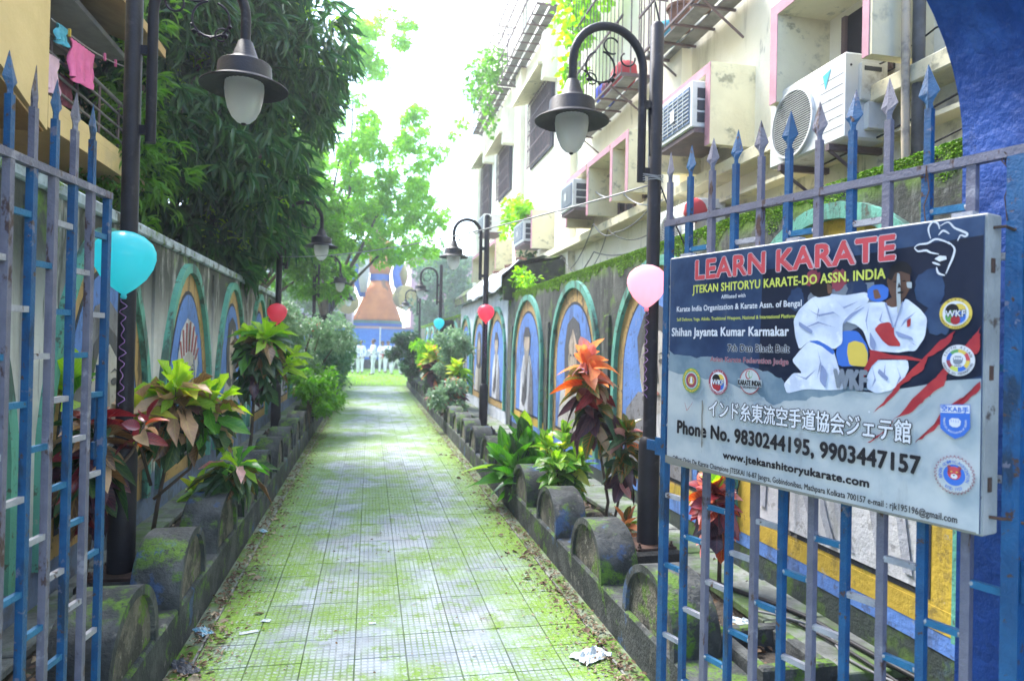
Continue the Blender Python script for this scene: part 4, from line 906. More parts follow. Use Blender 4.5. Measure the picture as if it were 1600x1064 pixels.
# ------------------------------------------------------------------ giant statue
def soft(name, col, col2=None): return M(name, col, col2, .6, bump=.2, bscale=8, vscale=1.2, layers=(dict(c=(.10, .09, .05), s=.9, lo=.60, hi=.68, a=.7, st=(1, 1, .5)),))
s_or, s_bl, s_br, s_cr, s_gr, s_gold = soft('statue_orange', (.78, .25, .05), (.68, .20, .04)), soft('statue_blue', (.03, .15, .55)), soft('statue_brown', (.22, .06, .04)), soft('statue_pale', (.70, .66, .60)), soft('statue_green', (.08, .22, .16)), soft('statue_ochre', (.48, .36, .10))
st = empty('statue', (.48, 48, 0), 0, label='giant painted statue in an orange tunic with a round shield, half hidden by leaves', category='statue')
def loft(rows, seg=28):
    """rows of (cx, cy, z, rx, ry)"""
    b = MB(); V = [(cx+rx*math.cos(2*PI*k/seg), cy+ry*math.sin(2*PI*k/seg), z) for cx, cy, z, rx, ry in rows for k in range(seg)]; n = len(rows)
    return b.add(V, [(i*seg+k, i*seg+(k+1) % seg, (i+1)*seg+(k+1) % seg, (i+1)*seg+k) for i in range(n-1) for k in range(seg)]+[tuple(range(seg))[::-1], tuple((n-1)*seg+k for k in range(seg))])
loft([(.0, 0, 3.12, 1.62, 1.3), (-.02, 0, 3.3, 1.60, 1.3), (.02, 0, 4.2, 1.25, 1.05), (.08, 0, 5.2, .88, .75), (.1, 0, 5.85, .66, .55)]).build('tunic_skirt', s_or, st, True)
loft([(.06, 0, 2.72, 1.66, 1.34), (.02, 0, 2.92, 1.67, 1.35)]).build('blue_hem', s_bl, st, 40)
loft([(.06, 0, 2.93, 1.69, 1.36), (.0, 0, 3.11, 1.66, 1.33)]).build('green_hem', s_gr, st, 40)
loft([(.08, 0, 2.60, 1.60, 1.30), (.06, 0, 2.715, 1.62, 1.32)]).build('ochre_hem', s_gold, st, 40)
loft([(.1, 0, 5.86, .70, .58), (.1, 0, 6.3, .68, .58)]).build('belt', s_bl, st, 40)
loft([(.1, 0, 6.31, .66, .55), (.05, 0, 7.2, .95, .62), (.0, 0, 8.0, 1.10, .65), (-.05, 0, 8.6, .95, .55), (-.05, 0, 8.8, .35, .3), (-.05, 0, 9.1, .28, .28)]).build('torso', s_or, st, True)
hd = loft([(-.05, 0, 9.05, .2, .25), (-.05, 0, 9.3, .40, .44), (-.05, 0, 9.7, .46, .5), (-.05, 0, 10.1, .42, .46), (-.05, 0, 10.35, .2, .2)]).build('head', s_br, st, True)
MB().lathe([(.48, 9.85), (.60, 9.95), (.56, 10.3), (.3, 10.6), (0, 10.75)], 24, (-.05, 0, 0)).build('turban', s_bl, hd, True)
MB().tube([(-.05, -.45, 9.72), (-.05, -.56, 9.55), (-.05, -.5, 9.5)], [.05, .09, .04], 8).build('nose', s_br, hd, True)
MB().tube([(-1.0, 0, 8.3), (-1.65, -.1, 7.4), (-1.5, -.35, 6.3), (-1.15, -.6, 5.2), (-1.05, -.7, 4.7)], [.42, .40, .36, .30, .2], 16).build('sleeve', s_bl, st, True)
MB().tube([(.95, 0, 8.3), (1.45, -.1, 7.3), (1.15, -.3, 6.4), (1.3, -.5, 5.6), (1.55, -.6, 5.2)], [.42, .38, .26, .30, .22], 16).build('sleeve', s_bl, st, True)
loft([(-1.9, .2, 4.4, .1, .3), (-1.95, .15, 5.4, .34, .45), (-1.85, .1, 6.6, .42, .5), (-1.5, .1, 7.8, .2, .3)]).build('cloak_side', s_gold, st, True)
loft([(1.75, .2, 5.6, .12, .2), (1.7, .15, 6.3, .32, .4), (1.6, .1, 7.1, .24, .3)]).build('cloak_side', s_gold, st, True)
MB().tube([(-.98, -1.0, 5.0), (-.98, -1.0, 6.1), (-.95, -1.0, 7.6), (-.9, -1.0, 8.2)], [.2, .38, .28, .02], 16).build('white_sash', s_cr, st, True)
MB().lathe([(0, -.22), (.25, -.19), (.62, -.08), (.80, 0), (.82, .04), (0, .06)], 36, (1.75, -2.0, 4.66), ax='y').build('shield', s_gold, st, 40)
MB().tube([(1.5, -.7, 5.2), (1.7, -1.5, 4.9), (1.75, -1.95, 4.7)], [.2, .17, .15], 12).build('hand', s_br, st, True)
MB().lathe([(0, -.15), (.4, -.1), (.75, 0), (0, .06)], 30, (-2.0, -.9, 4.25), ax='y').build('scabbard_disc', s_gold, st, 40)
for sx, top, kn, ft in ((1, (.75, 0, 2.9), (1.0, -.1, 2.35), (1.3, -.1, 1.5)), (-1, (-.3, .5, 2.9), (-.1, 1.2, 2.3), (0, 1.5, 1.5))):
    MB().tube([top, kn, ((kn[0]+ft[0])/2, (kn[1]+ft[1])/2, 2.0), ft, (ft[0], ft[1], .3)], [.55, .45, .40, .33, .36], 14).tube([(ft[0], ft[1]+.2, .2), (ft[0], ft[1]-.8, .16)], [.3, .2], 12).build('leg', s_br, st, True)

# ------------------------------------------------------------------ people in white
m_gi = M('white_cotton_uniform', (.78, .78, .80), (.66, .67, .71), .9, bump=.5, bscale=12)
m_skinp = M('person_skin', (.22, .12, .075), (.18, .10, .06), .6, bump=0); m_hairp = M('black_hair', (.012, .01, .01), (.02, .016, .015), .6, bump=.2)
m_belt = {k: M('belt_'+k, c, c, .8) for k, c in dict(black=(.015, .015, .02), red=(.5, .03, .04), blue=(.03, .1, .5)).items()}
def person(x, y, rot, h, arms, stride, belt, label):
    t = empty('person', (x, y, 0), R(rot), label=label, category='person', group='people in white karate uniforms on the grass')
    s = h/1.72
    J = dict(pel=(0, 0, .95), sp=(0, -.01, 1.15), ch=(0, -.015, 1.34), nk=(0, -.01, 1.48), hb=(0, -.02, 1.55), hd=(0, -.03, 1.63), ht=(0, -.02, 1.71))
    rad = dict(pel=.15, sp=.14, ch=.16, nk=.055, hb=.07, hd=.093, ht=.06)
    E_ = [('pel', 'sp'), ('sp', 'ch'), ('ch', 'nk'), ('nk', 'hb'), ('hb', 'hd'), ('hd', 'ht')]
    for sd_, a in zip((-1, 1), arms):
        q = str(sd_); sh = (sd_*.19, 0, 1.40)
        if a == 'down': el, ha = (sd_*.27, .02, 1.13), (sd_*.25, -.08, .88)
        elif a == 'hip': el, ha = (sd_*.38, .05, 1.17), (sd_*.18, -.10, 1.02)
        elif a == 'front': el, ha = (sd_*.26, -.12, 1.15), (sd_*.07, -.30, 1.18)
        else: el, ha = (sd_*.26, -.22, 1.36), (sd_*.16, -.50, 1.38)
        hn = tuple(h_+(h_-e_)*.28 for h_, e_ in zip(ha, el))
        J.update({'s'+q: sh, 'e'+q: el, 'h'+q: ha, 'n'+q: hn}); rad.update({'s'+q: .075, 'e'+q: .058, 'h'+q: .042, 'n'+q: .035})
        E_ += [('ch', 's'+q), ('s'+q, 'e'+q), ('e'+q, 'h'+q), ('h'+q, 'n'+q)]
        st_ = stride*sd_
        J.update({'p'+q: (sd_*.10, 0, .88), 'k'+q: (sd_*.12, -st_*.5-.02, .49), 'a'+q: (sd_*.13, -st_, .09), 'f'+q: (sd_*.14, -st_-.15, .035)})
        rad.update({'p'+q: .115, 'k'+q: .078, 'a'+q: .06, 'f'+q: .035})
        E_ += [('pel', 'p'+q), ('p'+q, 'k'+q), ('k'+q, 'a'+q), ('a'+q, 'f'+q)]
    names = list(J); me = bpy.data.meshes.new('body')
    me.from_pydata([tuple(c*s for c in J[n]) for n in names], [(names.index(a), names.index(b)) for a, b in E_], [])
    o = bpy.data.objects.new('tmp', me); COL.objects.link(o)
    sk = o.modifiers.new('s', 'SKIN'); sv = me.skin_vertices[0].data
    for i, n in enumerate(names): sv[i].radius = (rad[n]*s, rad[n]*s*(.72 if n in ('pel', 'sp', 'ch') else 1)); sv[i].use_root = (n == 'pel')
    ss = o.modifiers.new('u', 'SUBSURF'); ss.levels = 2; ss.render_levels = 2
    dg = bpy.context.evaluated_depsgraph_get(); m2 = bpy.data.meshes.new_from_object(o.evaluated_get(dg)); bpy.data.objects.remove(o)
    m2.name = 'body'; m2.materials.clear(); m2.materials.append(m_gi); m2.materials.append(m_skinp)
    hands = [Vector(J['n'+q])*s for q in ('-1', '1')]
    for p in m2.polygons:
        c = p.center; p.use_smooth = True
        if c.z > 1.47*s or c.z < .10*s or min((c-h_).length for h_ in hands) < .085*s: p.material_index = 1
    link('body', m2, t)
    MB().lathe([(.06*s, 1.60*s), (.102*s, 1.62*s), (.104*s, 1.67*s), (.085*s, 1.725*s), (.04*s, 1.75*s), (0, 1.755*s)], 14, (0, .012*s, 0)).build('hair', m_hairp, t, True)
    b = MB().lathe([(.155*s, .99*s), (.163*s, 1.0*s), (.163*s, 1.03*s), (.155*s, 1.04*s)], 20, sx=1.0, sy=.86)
    b.tube([(0, -.14*s, 1.015*s), (-.03*s, -.17*s, .9*s), (-.04*s, -.165*s, .78*s)], .016*s, 6).tube([(0, -.14*s, 1.015*s), (.03*s, -.17*s, .9*s), (.05*s, -.165*s, .8*s)], .016*s, 6)
    b.build('belt', m_belt[belt], t)
    # jacket skirt of the uniform
    loft([(0, 0, .80*s, .20*s, .16*s), (0, 0, .92*s, .178*s, .148*s), (0, 0, 1.0*s, .158*s, .132*s)]).build('jacket_skirt', m_gi, t, True)
    f = MB()
    for sx in (-1, 1): f.lathe([(0, -.01*s), (.012*s, 0), (0, .01*s)], 8, (sx*.035*s, -.112*s, 1.64*s))
    f.build('eyes', m_hairp, t)
    MB().tube([(0, -.112*s, 1.635*s), (0, -.135*s, 1.605*s), (0, -.115*s, 1.595*s)], [.008*s, .014*s, .008*s], 6).build('nose', m_skinp, t, True)
    for sx in (-1, 1): MB().lathe([(0, -.025*s), (.014*s, 0), (0, .025*s)], 8, (sx*.094*s, -.01*s, 1.625*s)).build('ear', m_skinp, t, True)
    return t
person(-.72, 36.0, 15, 1.66, ('hip', 'down'), .05, 'black', 'leftmost person in white uniform with a hand on the hip')
person(-.46, 36.6, -25, 1.70, ('front', 'down'), .06, 'blue', 'person in white just right of the leftmost one, arm across the front')
person(.18, 34.4, -70, 1.76, ('down', 'front'), .10, 'black', 'tall dark haired person in white standing sideways in the middle')
person(.66, 37.0, 10, 1.68, ('front', 'front'), .05, 'red', 'person in white with a red belt right of the tall one')
person(.98, 37.8, 30, 1.70, ('hip', 'down'), .06, 'red', 'person in white partly behind the one with the red belt')
person(1.3, 34.8, 60, 1.72, ('punch', 'down'), .20, 'blue', 'rightmost person in white striding beside the dark shrub')
# ------------------------------------------------------------------ karate sign hung on the right gate leaf (units: mm from its lower left corner)
gd = Vector((1.541-1.163, 1.377-2.552, 0)).normalized(); gn = Vector((-gd.y, gd.x, 0))
so0 = Vector((1.163, 2.552, 0)) + gd*.115 - gn*.09 + Vector((0, 0, 1.19))
sign = empty('sign_board', so0, math.atan2(gd.y, gd.x), label='rectangular printed LEARN KARATE sign board wired to the right gate leaf', category='sign')
def ink(n, c, c2=None, r=.42): return M(n, c, c2 or tuple(x*.9 for x in c), r, bump=.02, vscale=8, layers=(dict(c=(.16, .16, .15), s=9, lo=.62, hi=.75, a=.35, st=(1, 1, .3)),))
i_navy, i_deep, i_lite, i_mist = ink('print_navy', (.012, .03, .085), (.03, .06, .13)), ink('print_deep_navy', (.008, .014, .035)), ink('print_pale_grey', (.38, .42, .44), (.30, .35, .385)), ink('print_mist_blue', (.17, .235, .29), (.10, .16, .22))
i_red, i_lime, i_white, i_black = ink('print_red', (.46, .06, .075)), ink('print_lime', (.48, .53, .10)), ink('print_white', (.55, .58, .64)), ink('print_black', (.012, .012, .016))
i_claw, i_blue, i_gold, i_skin = ink('print_claw_red', (.35, .035, .04), (.25, .02, .03)), ink('print_blue', (.04, .13, .48)), ink('print_gold', (.55, .42, .08)), ink('print_brown_skin', (.15, .075, .05), (.08, .045, .035))
i_gi_, i_gish, i_green, i_maroon, i_grey = ink('print_uniform_white', (.50, .56, .68), (.36, .43, .58)), ink('print_uniform_shade', (.20, .25, .42)), ink('print_green', (.10, .30, .10)), ink('print_maroon', (.25, .05, .08)), ink('print_grey', (.16, .19, .24))
i_gi = M('print_uniform_cloth', (.56, .62, .74), (.40, .46, .60), .42, bump=.02, vscale=9, layers=(dict(c=(.20, .25, .40), s=7, lo=.52, hi=.8, st=(1, 1, 2.2), a=.45), dict(c=(.66, .70, .78), s=14, lo=.56, hi=.66, a=.7, off=(3, 1, 1))))
i_metal = M('dull_sign_frame', (.30, .31, .31), (.22, .23, .23), .55, bump=.2, layers=(dict(c=(.08, .06, .05), s=14, lo=.6, hi=.68),))
W_, H_ = 1.087, .768
MB().box(-.006, W_+.006, .003, .066, -.006, H_+.006, ch=.004).build('frame_box', i_metal, sign)
panel = MB().box(0, W_, 0, .0028, 0, H_).build('front_panel', i_navy, sign)
for z in (.10, .37, .63): MB().box(W_+.0061, W_+.009, .02, .035, z, z+.035).build('corner_clip', m_rust, sign)
for z in (.04, .74): MB().tube([(W_+.006, .03, z), (W_+.03, .035, z), (W_+.03, .07, z-.004), (W_+.06, .09, z-.012)], .004, 6).build('fixing_wire', m_rust, sign)
for u in (.03, .5, 1.0): MB().box(u, u+.05, .02, .05, .775, .787).build('fixing_strap', m_gdirty, sign)
lay = [0]
def nxt(): lay[0] += 1; return -.00012*lay[0]
def flatp(name, pts, mat, parent=None, y=None):
    y = nxt() if y is None else y
    me = bpy.data.meshes.new(name); me.from_pydata([(a/1000, y, b/1000) for a, b in pts], [], [list(range(len(pts)))]); me.materials.append(mat)
    return link(name, me, parent or panel)
POLY = {
 'light': [0,0,0,382,165,388,311,379,417,370,503,339,446,295,487,268,596,289,720,322,814,321,926,344,1011,365,1086,374,1086,0],
 'mist': [0,418,118,400,240,399,378,378,479,362,539,326,720,332,814,330,720,314,596,285,481,263,418,293,241,324,0,347],
 'c1': [820,266,867,325,941,411,995,468,1030,490,1010,452,965,420,949,387,901,352,876,317],
 'c2': [873,250,942,330,981,373,1054,445,1084,499,1084,472,1047,422,1011,382,1004,350,958,315,927,280],
 'c3': [932,199,983,253,1012,304,1056,330,1086,370,1086,348,1049,307,1020,273,968,228],
 'c4': [803,182,852,222,877,254,869,232,835,199],
 'c5': [1040,440,1066,470,1086,480,1086,440,1060,420],
 'glow': [674,624,809,624,828,554,717,476,590,562,611,609],
 'arch': [716,492,765,491,796,448,797,395,708,388,697,428],
 'arch2': [736,456,756,464,784,456,796,430,795,391,742,393,733,429],
 'trousL': [608,462,692,433,703,401,729,324,674,318,600,317,533,298,520,327,554,363,588,364,548,401,575,431],
 'jackL': [616,592,653,601,689,599,724,593,791,600,798,572,759,554,725,523,718,510,719,456,692,437,608,462,575,435,560,474,552,527,573,560],
 'beltL': [605,462,640,464,677,446,695,433,690,421,651,448],
 'hairL': [607,616,610,632,642,637,673,635,683,616,679,595,637,591,618,601],
 'skinL': [665,633,681,625,683,602,669,601],
 'trousR': [821,411,861,412,908,414,912,391,896,357,867,331,823,319,796,330,795,365,808,392],
 'jackR': [791,570,841,570,863,553,889,557,901,577,938,547,957,522,952,474,928,437,908,437,882,432,821,435,803,439,783,491,760,509,725,519,749,545],
 'neck': [845,572,863,581,895,580,889,557,863,553,848,561],
 'face': [847,627,861,647,887,658,910,643,913,606,899,578,880,570,863,579,854,601],
 'hairR': [851,631,857,664,878,677,904,671,916,651,913,637,887,649,870,646,862,626],
 'gloveB': [793,605,809,617,836,618,854,605,852,580,828,569,805,574,793,585],
 'handL': [809,604,823,605,834,581,814,577],
 'gloveR': [815,495,829,510,855,515,870,503,871,480,888,457,888,449,856,450,838,465],
 'beltR': [801,439,830,435,865,425,908,424,949,415,949,411,908,414,861,415,830,414,808,392,781,351,772,351,790,391,805,422],
 'fold1': [725,523,745,541,791,561,750,532,723,510], 'fold2': [802,491,821,457,817,435,803,448], 'fold3': [873,491,919,474,923,466,882,474],
 'fold4': [573,522,623,493,618,483,574,507], 'fold5': [652,395,673,373,669,322,648,344], 'fold6': [831,388,858,364,854,355,827,375],
 'badge': [905,519,916,524,915,503,906,499], 'wrap': [877,646,885,641,889,549,880,532,875,600], 'smear': [902,619,917,618,917,601,905,604]}
PL = {k: list(zip(v[::2], v[1::2])) for k, v in POLY.items()}
def jag(pts, amp, n=5):
    o = []
    for (a, b) in zip(pts, pts[1:]+pts[:1]):
        for i in range(n): t = i/n; o.append((a[0]+(b[0]-a[0])*t+random.uniform(-amp, amp), a[1]+(b[1]-a[1])*t+random.uniform(-amp, amp)))
    return o
flatp('night_sky_print', [(430, 690), (1086, 720), (1086, 380), (900, 330), (480, 270), (420, 300)], i_deep)
flatp('glow_print', jag(PL['glow'], 6), i_grey)
for x, z, r in ((560, 590, 30), (760, 600, 34), (700, 640, 26), (960, 600, 40), (620, 650, 24), (980, 520, 36)): flatp('crowd_print', jag(ell(x, z, r, r*1.2, 12), 5, 2), (i_maroon if r < 28 else i_navy) if x < 900 else i_navy)
flatp('pale_ground_print', jag(PL['light'][:1]+[(0, 382)]+PL['light'][2:-1]+[(1086, 0)], 0, 1), i_lite)
flatp('mist_print', jag(PL['mist'], 7), i_mist)
for i in range(46):
    x = random.uniform(440, 1060); z = random.uniform(245, 345); r = random.choice((1.2, 2, 2.5, 3, 7 if i % 9 == 0 else 2))
    flatp('paint_splash', ell(x, z, r, r, 8), i_mist if i % 2 else i_white, y=-.00092-.000004*i)
lay[0] = 8
def chaikin(p, n=2):
    for _ in range(n):
        q = []
        for a, b in zip(p, p[1:]+p[:1]): q += [(a[0]*.87+b[0]*.13, a[1]*.87+b[1]*.13), (a[0]*.13+b[0]*.87, a[1]*.13+b[1]*.87)]
        p = q
    return p
def P(name, k, mat): flatp(name, chaikin(PL[k]), mat)
P('arch_print', 'arch', i_blue); P('arch_print', 'arch2', i_gold)
def text(s, u0, u1, z0, capz, mat, bold=.02, parent=None, back=None, backw=.05, name='lettering', font_asc=False, sp=1.05):
    if parent is None: lay[0] = 70
    """flat letters; weight comes from slightly shifted copies of each outline"""
    c = bpy.data.curves.new('t', 'FONT'); c.body = s; c.size = 1; c.resolution_u = 3; c.fill_mode = 'FRONT'; c.space_character = sp
    o = bpy.data.objects.new('t', c); COL.objects.link(o); dg = bpy.context.evaluated_depsgraph_get()
    m0 = bpy.data.meshes.new_from_object(o.evaluated_get(dg)); bpy.data.objects.remove(o); bpy.data.curves.remove(c)
    co = np.array([v.co[:] for v in m0.vertices]); fs = [list(p.vertices) for p in m0.polygons]; x0, x1 = co[:, 0].min(), co[:, 0].max(); cap = .73 if not font_asc else .82; base = 0 if not font_asc else -.05
    kx = (u1-u0)/(x1-x0); kz = (capz-z0)/cap
    for off, n, mm in ([(bold+backw, 10, back)] if back else [])+[(bold, 6 if capz-z0 > 16 else 4, mat)]:
        V = []; F_ = []; y = nxt()
        for k in range(n+1 if off else 1):
            a = 2*PI*k/n; dx, dz = (0, 0) if k == n or not off else (off*math.cos(a), off*math.sin(a)); j = len(V)
            V += [((u0+(q[0]-x0)*kx+dx*kz)/1000, y-.00002*k, (z0+(q[1]-base)*kz+dz*kz)/1000) for q in co]; F_ += [[i+j for i in f] for f in fs]
        me = bpy.data.meshes.new(name); me.from_pydata(V, [], F_); me.materials.append(mm); link(name, me, parent or panel)
text('WKF', 700, 797, 328, 382, i_grey, .06); lay[0] = 14
for n, k, m in (('trousers_print', 'trousL', i_gi), ('jacket_print', 'jackL', i_gi), ('belt_print', 'beltL', i_blue), ('hair_print', 'hairL', i_black), ('ear_print', 'skinL', i_skin), ('trousers_print', 'trousR', i_gi), ('jacket_print', 'jackR', i_gi), ('neck_print', 'neck', i_skin), ('face_print', 'face', i_skin), ('hair_print', 'hairR', i_black),
                ('glove_print', 'gloveB', i_blue), ('hand_print', 'handL', i_skin), ('glove_print', 'gloveR', i_claw), ('belt_print', 'beltR', i_claw), ('fold_print', 'fold1', i_gish), ('fold_print', 'fold2', i_gish), ('fold_print', 'fold3', i_gish), ('fold_print', 'fold4', i_gish), ('fold_print', 'fold5', i_gish), ('fold_print', 'fold6', i_gish),
                ('badge_print', 'badge', i_claw), ('print_tear', 'wrap', i_lite), ('print_tear', 'smear', i_lite)): P(n, k, m)
STROKE_FOLDS = ([600,560,640,540,690,548,715,530], [590,500,640,520,700,500], [620,590,640,560,635,520], [690,590,720,560,770,575], [560,360,600,350,640,380], [690,400,700,360,716,330], [640,440,650,400,640,350], [800,560,790,520,800,480], [930,540,900,520,890,500], [840,545,830,520,845,512], [900,480,920,460,935,450], [810,400,820,360,812,335], [880,400,890,370,880,345], [850,405,845,370,860,345])
for v in STROKE_FOLDS:
    q_ = list(zip(v[::2], v[1::2])); q_ = q_+[(a+4, b-5) for a, b in q_[1:-1][::-1]]
    if len(q_) > 3: flatp('fold_print', q_, i_gish)
flatp('lapel_print', [(845, 565), (850, 567), (872, 500), (868, 498)], i_gish); flatp('lapel_print', [(893, 568), (897, 566), (876, 500), (872, 503)], i_gish)
flatp('eye_print', ell(873, 622, 5, 2, 8), i_black); flatp('eye_print', ell(897, 622, 5, 2, 8), i_black); flatp('mouth_print', ell(888, 592, 9, 3, 8), i_black); flatp('nose_print', [(884, 620), (889, 606), (880, 604)], i_black)
lay[0] = 62
for k in ('c1', 'c2', 'c3', 'c4', 'c5'): flatp('claw_mark', jag(PL[k], 3, 4), i_claw)
i_out = ink('print_silver_outline', (.40, .38, .44))
text('LEARN KARATE', 140, 871, 683, 751, i_red, .045, back=i_out, backw=.022)
text('JTEKAN SHITORYU KARATE-DO ASSN. INDIA', 125, 847, 633, 662, i_lime, .025)
text('Affiliated with', 263, 368, 606, 620, i_white, .015)
text('Karate India Organization & Karate Assn. of Bengal', 46, 585, 568, 588, i_white, .022)
text('Self Defence, Yoga, Aikido, Traditional Weapons, National & International Platform', 47, 563, 533, 545, i_lime, .015)
text('Shihan Jayanta Kumar Karmakar', 22, 540, 478, 509, i_white, .03)
text('7th Dan Black Belt', 296, 544, 426, 450, i_black, .03, back=i_white, backw=.03)
text('Asian Karate Federation Judge', 218, 541, 389, 407, i_maroon, .025, back=i_lite, backw=.02)
text('インド糸東流空手道協会ジェテ館', 215, 923, 198, 250, i_white, .022, back=i_black, backw=.038, font_asc=True, sp=1.0)
text('Phone No. 9830244195, 9903447157', 61, 948, 120, 168, i_black, .038)
text('www.jtekanshitoryukarate.com', 284, 810, 60, 84, i_black, .05)
text('Office: Dojo De Karate Champions JTESKAI 16-87 Jangra, Gobindonibas, Mathpara Kolkata 700157 e-mail : rjk195196@gmail.com', 39, 1040, 16, 34, i_black, .02)
def ringtext(s, cx, cz, r, a0, a1, size, mat, parent, inward=False):
    """letters set one by one along an arc, a in degrees clockwise from the top"""
    c = bpy.data.curves.new('t', 'FONT'); c.size = size; c.offset = .012*size; c.resolution_u = 1; c.align_x = 'CENTER'; V = []; F_ = []; y = nxt(); n = len(s)
    o = bpy.data.objects.new('t', c); COL.objects.link(o)
    for i, ch in enumerate(s):
        if ch == ' ': continue
        c.body = ch; o.update_tag(); dg = bpy.context.evaluated_depsgraph_get(); m = bpy.data.meshes.new_from_object(o.evaluated_get(dg))
        a = R(a0+(a1-a0)*(i+.5)/n); q = a+(PI if inward else 0); ca, sa = math.cos(-q), math.sin(-q); bx, bz = cx+r*math.sin(a), cz+r*math.cos(a); k = len(V)
        V += [((bx+v.co.x*ca-v.co.y*sa)/1000, y, (bz+v.co.x*sa+v.co.y*ca)/1000) for v in m.vertices]; F_ += [[j+k for j in p.vertices] for p in m.polygons]
        bpy.data.meshes.remove(m)
    bpy.data.objects.remove(o); me = bpy.data.meshes.new('lettering'); me.from_pydata(V, [], F_); me.materials.append(mat); link('lettering', me, parent)
def emblem(cx, cz, rings, label=None):
    lay[0] = 76
    e_ = flatp('emblem', ell(cx, cz, rings[0][0], rings[0][0], 36), rings[0][1], sign)
    if label: e_['label'] = label
    e_.parent = sign
    for r, m in rings[1:]: flatp('emblem_ring', ell(cx, cz, r, r, 32), m, e_)
    return e_
def sector(cx, cz, r, a0, a1, m, e_): flatp('emblem_sector', [(cx, cz)]+ell(cx, cz, r, r, 10, a0, a1), m, e_)
# round emblems
e_ = emblem(128, 317, [(45, i_green), (42, i_gold), (35, i_green), (31, i_lite), (26, i_maroon), (15, i_gold), (11, i_maroon)], 'green and yellow ringed round emblem'); flatp('emblem_figure', [(121, 306), (124, 326), (128, 331), (133, 326), (135, 306)], i_white, e_)
ringtext('SHITO RYU KARATE DO ASSOCIATION ', 128, 317, 36.3, 0, 360, 7.5, i_black, e_)
def wkf(cx, cz, r, outer, inner, tcol, lab):
    e_ = emblem(cx, cz, [(r, outer), (r*.80, inner)], lab)
    for a, m in ((45, i_gold), (135, i_black), (225, i_green if outer is i_gold else i_claw), (315, i_blue)):
        x, z = cx+r*.30*math.cos(R(a)), cz+r*.30*math.sin(R(a)); flatp('emblem_disc', ell(x, z, r*.42, r*.42, 18), m, e_)
    flatp('emblem_disc', ell(cx, cz-r*.42, r*.30, r*.30, 16), i_claw, e_)
    text('WKF', cx-r*.6, cx+r*.6, cz-r*.2, cz+r*.22, i_white, .03, e_, back=i_black, backw=.06); ringtext('WORLD', cx, cz, r*.835, -38, 38, r*.17, tcol, e_); ringtext('KARATE FEDERATION', cx, cz, r*.95, 258, 102, r*.17, tcol, e_, True)
wkf(256, 318, 43.5, i_maroon, i_white, i_white, 'maroon ringed WKF emblem'); wkf(1029, 532, 38.5, i_gold, i_white, i_black, 'yellow ringed WKF emblem')
e_ = emblem(393, 328, [(42, i_claw), (39, i_lite)], 'red ringed Karate India emblem'); flatp('emblem_disc', ell(386, 349, 11, 15, 16), i_claw, e_); flatp('emblem_disc', ell(387, 350, 8, 12, 16), i_lite, e_); flatp('emblem_disc', ell(396, 352, 8, 13, 16), i_green, e_); flatp('emblem_disc', ell(397, 353, 6, 11, 16), i_lite, e_)
flatp('emblem_band', [(344, 312), (344, 335), (442, 335), (442, 312)], i_lite, e_); text('KARATE INDIA', 346, 440, 315, 332, i_black, .05, e_); text('ORGANIZATION', 364, 424, 305, 312, i_black, .03, e_)
e_ = emblem(1037, 416, [(38.5, i_white), (27.5, i_green)], 'white round South Asian karate emblem'); 
for k, m in enumerate((i_red, i_gold, i_green, i_blue, i_maroon, i_lime, i_blue, i_gold)): sector(1037, 416, 27.5, k*45, k*45+45, m, e_)
flatp('emblem_disc', ell(1037, 417, 18.5, 18.5, 24), i_white, e_); flatp('emblem_fist', [(1026, 410), (1025, 421), (1030, 427), (1044, 427), (1049, 421), (1047, 410), (1040, 406), (1031, 406)], i_grey, e_)
for k in range(4): flatp('emblem_knuckle', ell(1029.5+k*5.1, 421, 2.1, 3.5, 8), i_white, e_)
text('SAKF', 1029, 1045, 401, 405, i_black, .03, e_); ringtext('SOUTH ASIAN', 1037, 416, 29.5, -75, 75, 9, i_black, e_); ringtext('KARATE DO FEDERATION', 1037, 416, 36.3, 258, 102, 8, i_black, e_, True)
lay[0] = 76; e_ = flatp('emblem', [(996, 304), (1066, 310), (1067, 252), (1052, 232), (1032, 222), (1012, 233), (997, 245)], i_blue, sign); e_['label'] = 'blue KAB shield emblem'
flatp('emblem_band', [(997, 284), (997, 302), (1065, 308), (1065, 288)], i_white, e_); text('空KAB手', 999, 1063, 289, 301, i_blue, .04, e_)
flatp('emblem_fist', [(1019, 256), (1018, 267), (1024, 273), (1040, 273), (1046, 267), (1044, 256), (1037, 251), (1026, 251)], i_white, e_)
for k in range(4): flatp('emblem_knuckle', ell(1023+k*5.6, 266, .7, 4, 6), i_blue, e_)
ringtext('KARATE-DO ASSOCIATION OF BENGAL', 1032, 263, 27.5, 290, 70, 6.5, i_white, e_, True)
st_pts = [(1032+(49 if i % 2 == 0 else 42)*math.cos(2*PI*i/64), 133+(49 if i % 2 == 0 else 42)*math.sin(2*PI*i/64)) for i in range(64)]
st_in = [(1032+(46 if i % 2 == 0 else 41)*math.cos(2*PI*i/64), 133+(46 if i % 2 == 0 else 41)*math.sin(2*PI*i/64)) for i in range(64)]
lay[0] = 76; e_ = flatp('emblem', st_pts, i_maroon, sign); e_['label'] = 'sunburst edged round tiger emblem'; flatp('emblem_ring', st_in, i_lite, e_); flatp('emblem_ring', ell(1032, 133, 26, 26, 28), i_blue, e_)
flatp('tiger_ear', ell(1020, 151, 5, 5, 10), i_maroon, e_); flatp('tiger_ear', ell(1044, 151, 5, 5, 10), i_maroon, e_); flatp('tiger_face', ell(1032, 138, 16, 16, 20), i_red, e_); flatp('tiger_muzzle', ell(1032, 130, 8, 6, 14), i_white, e_)
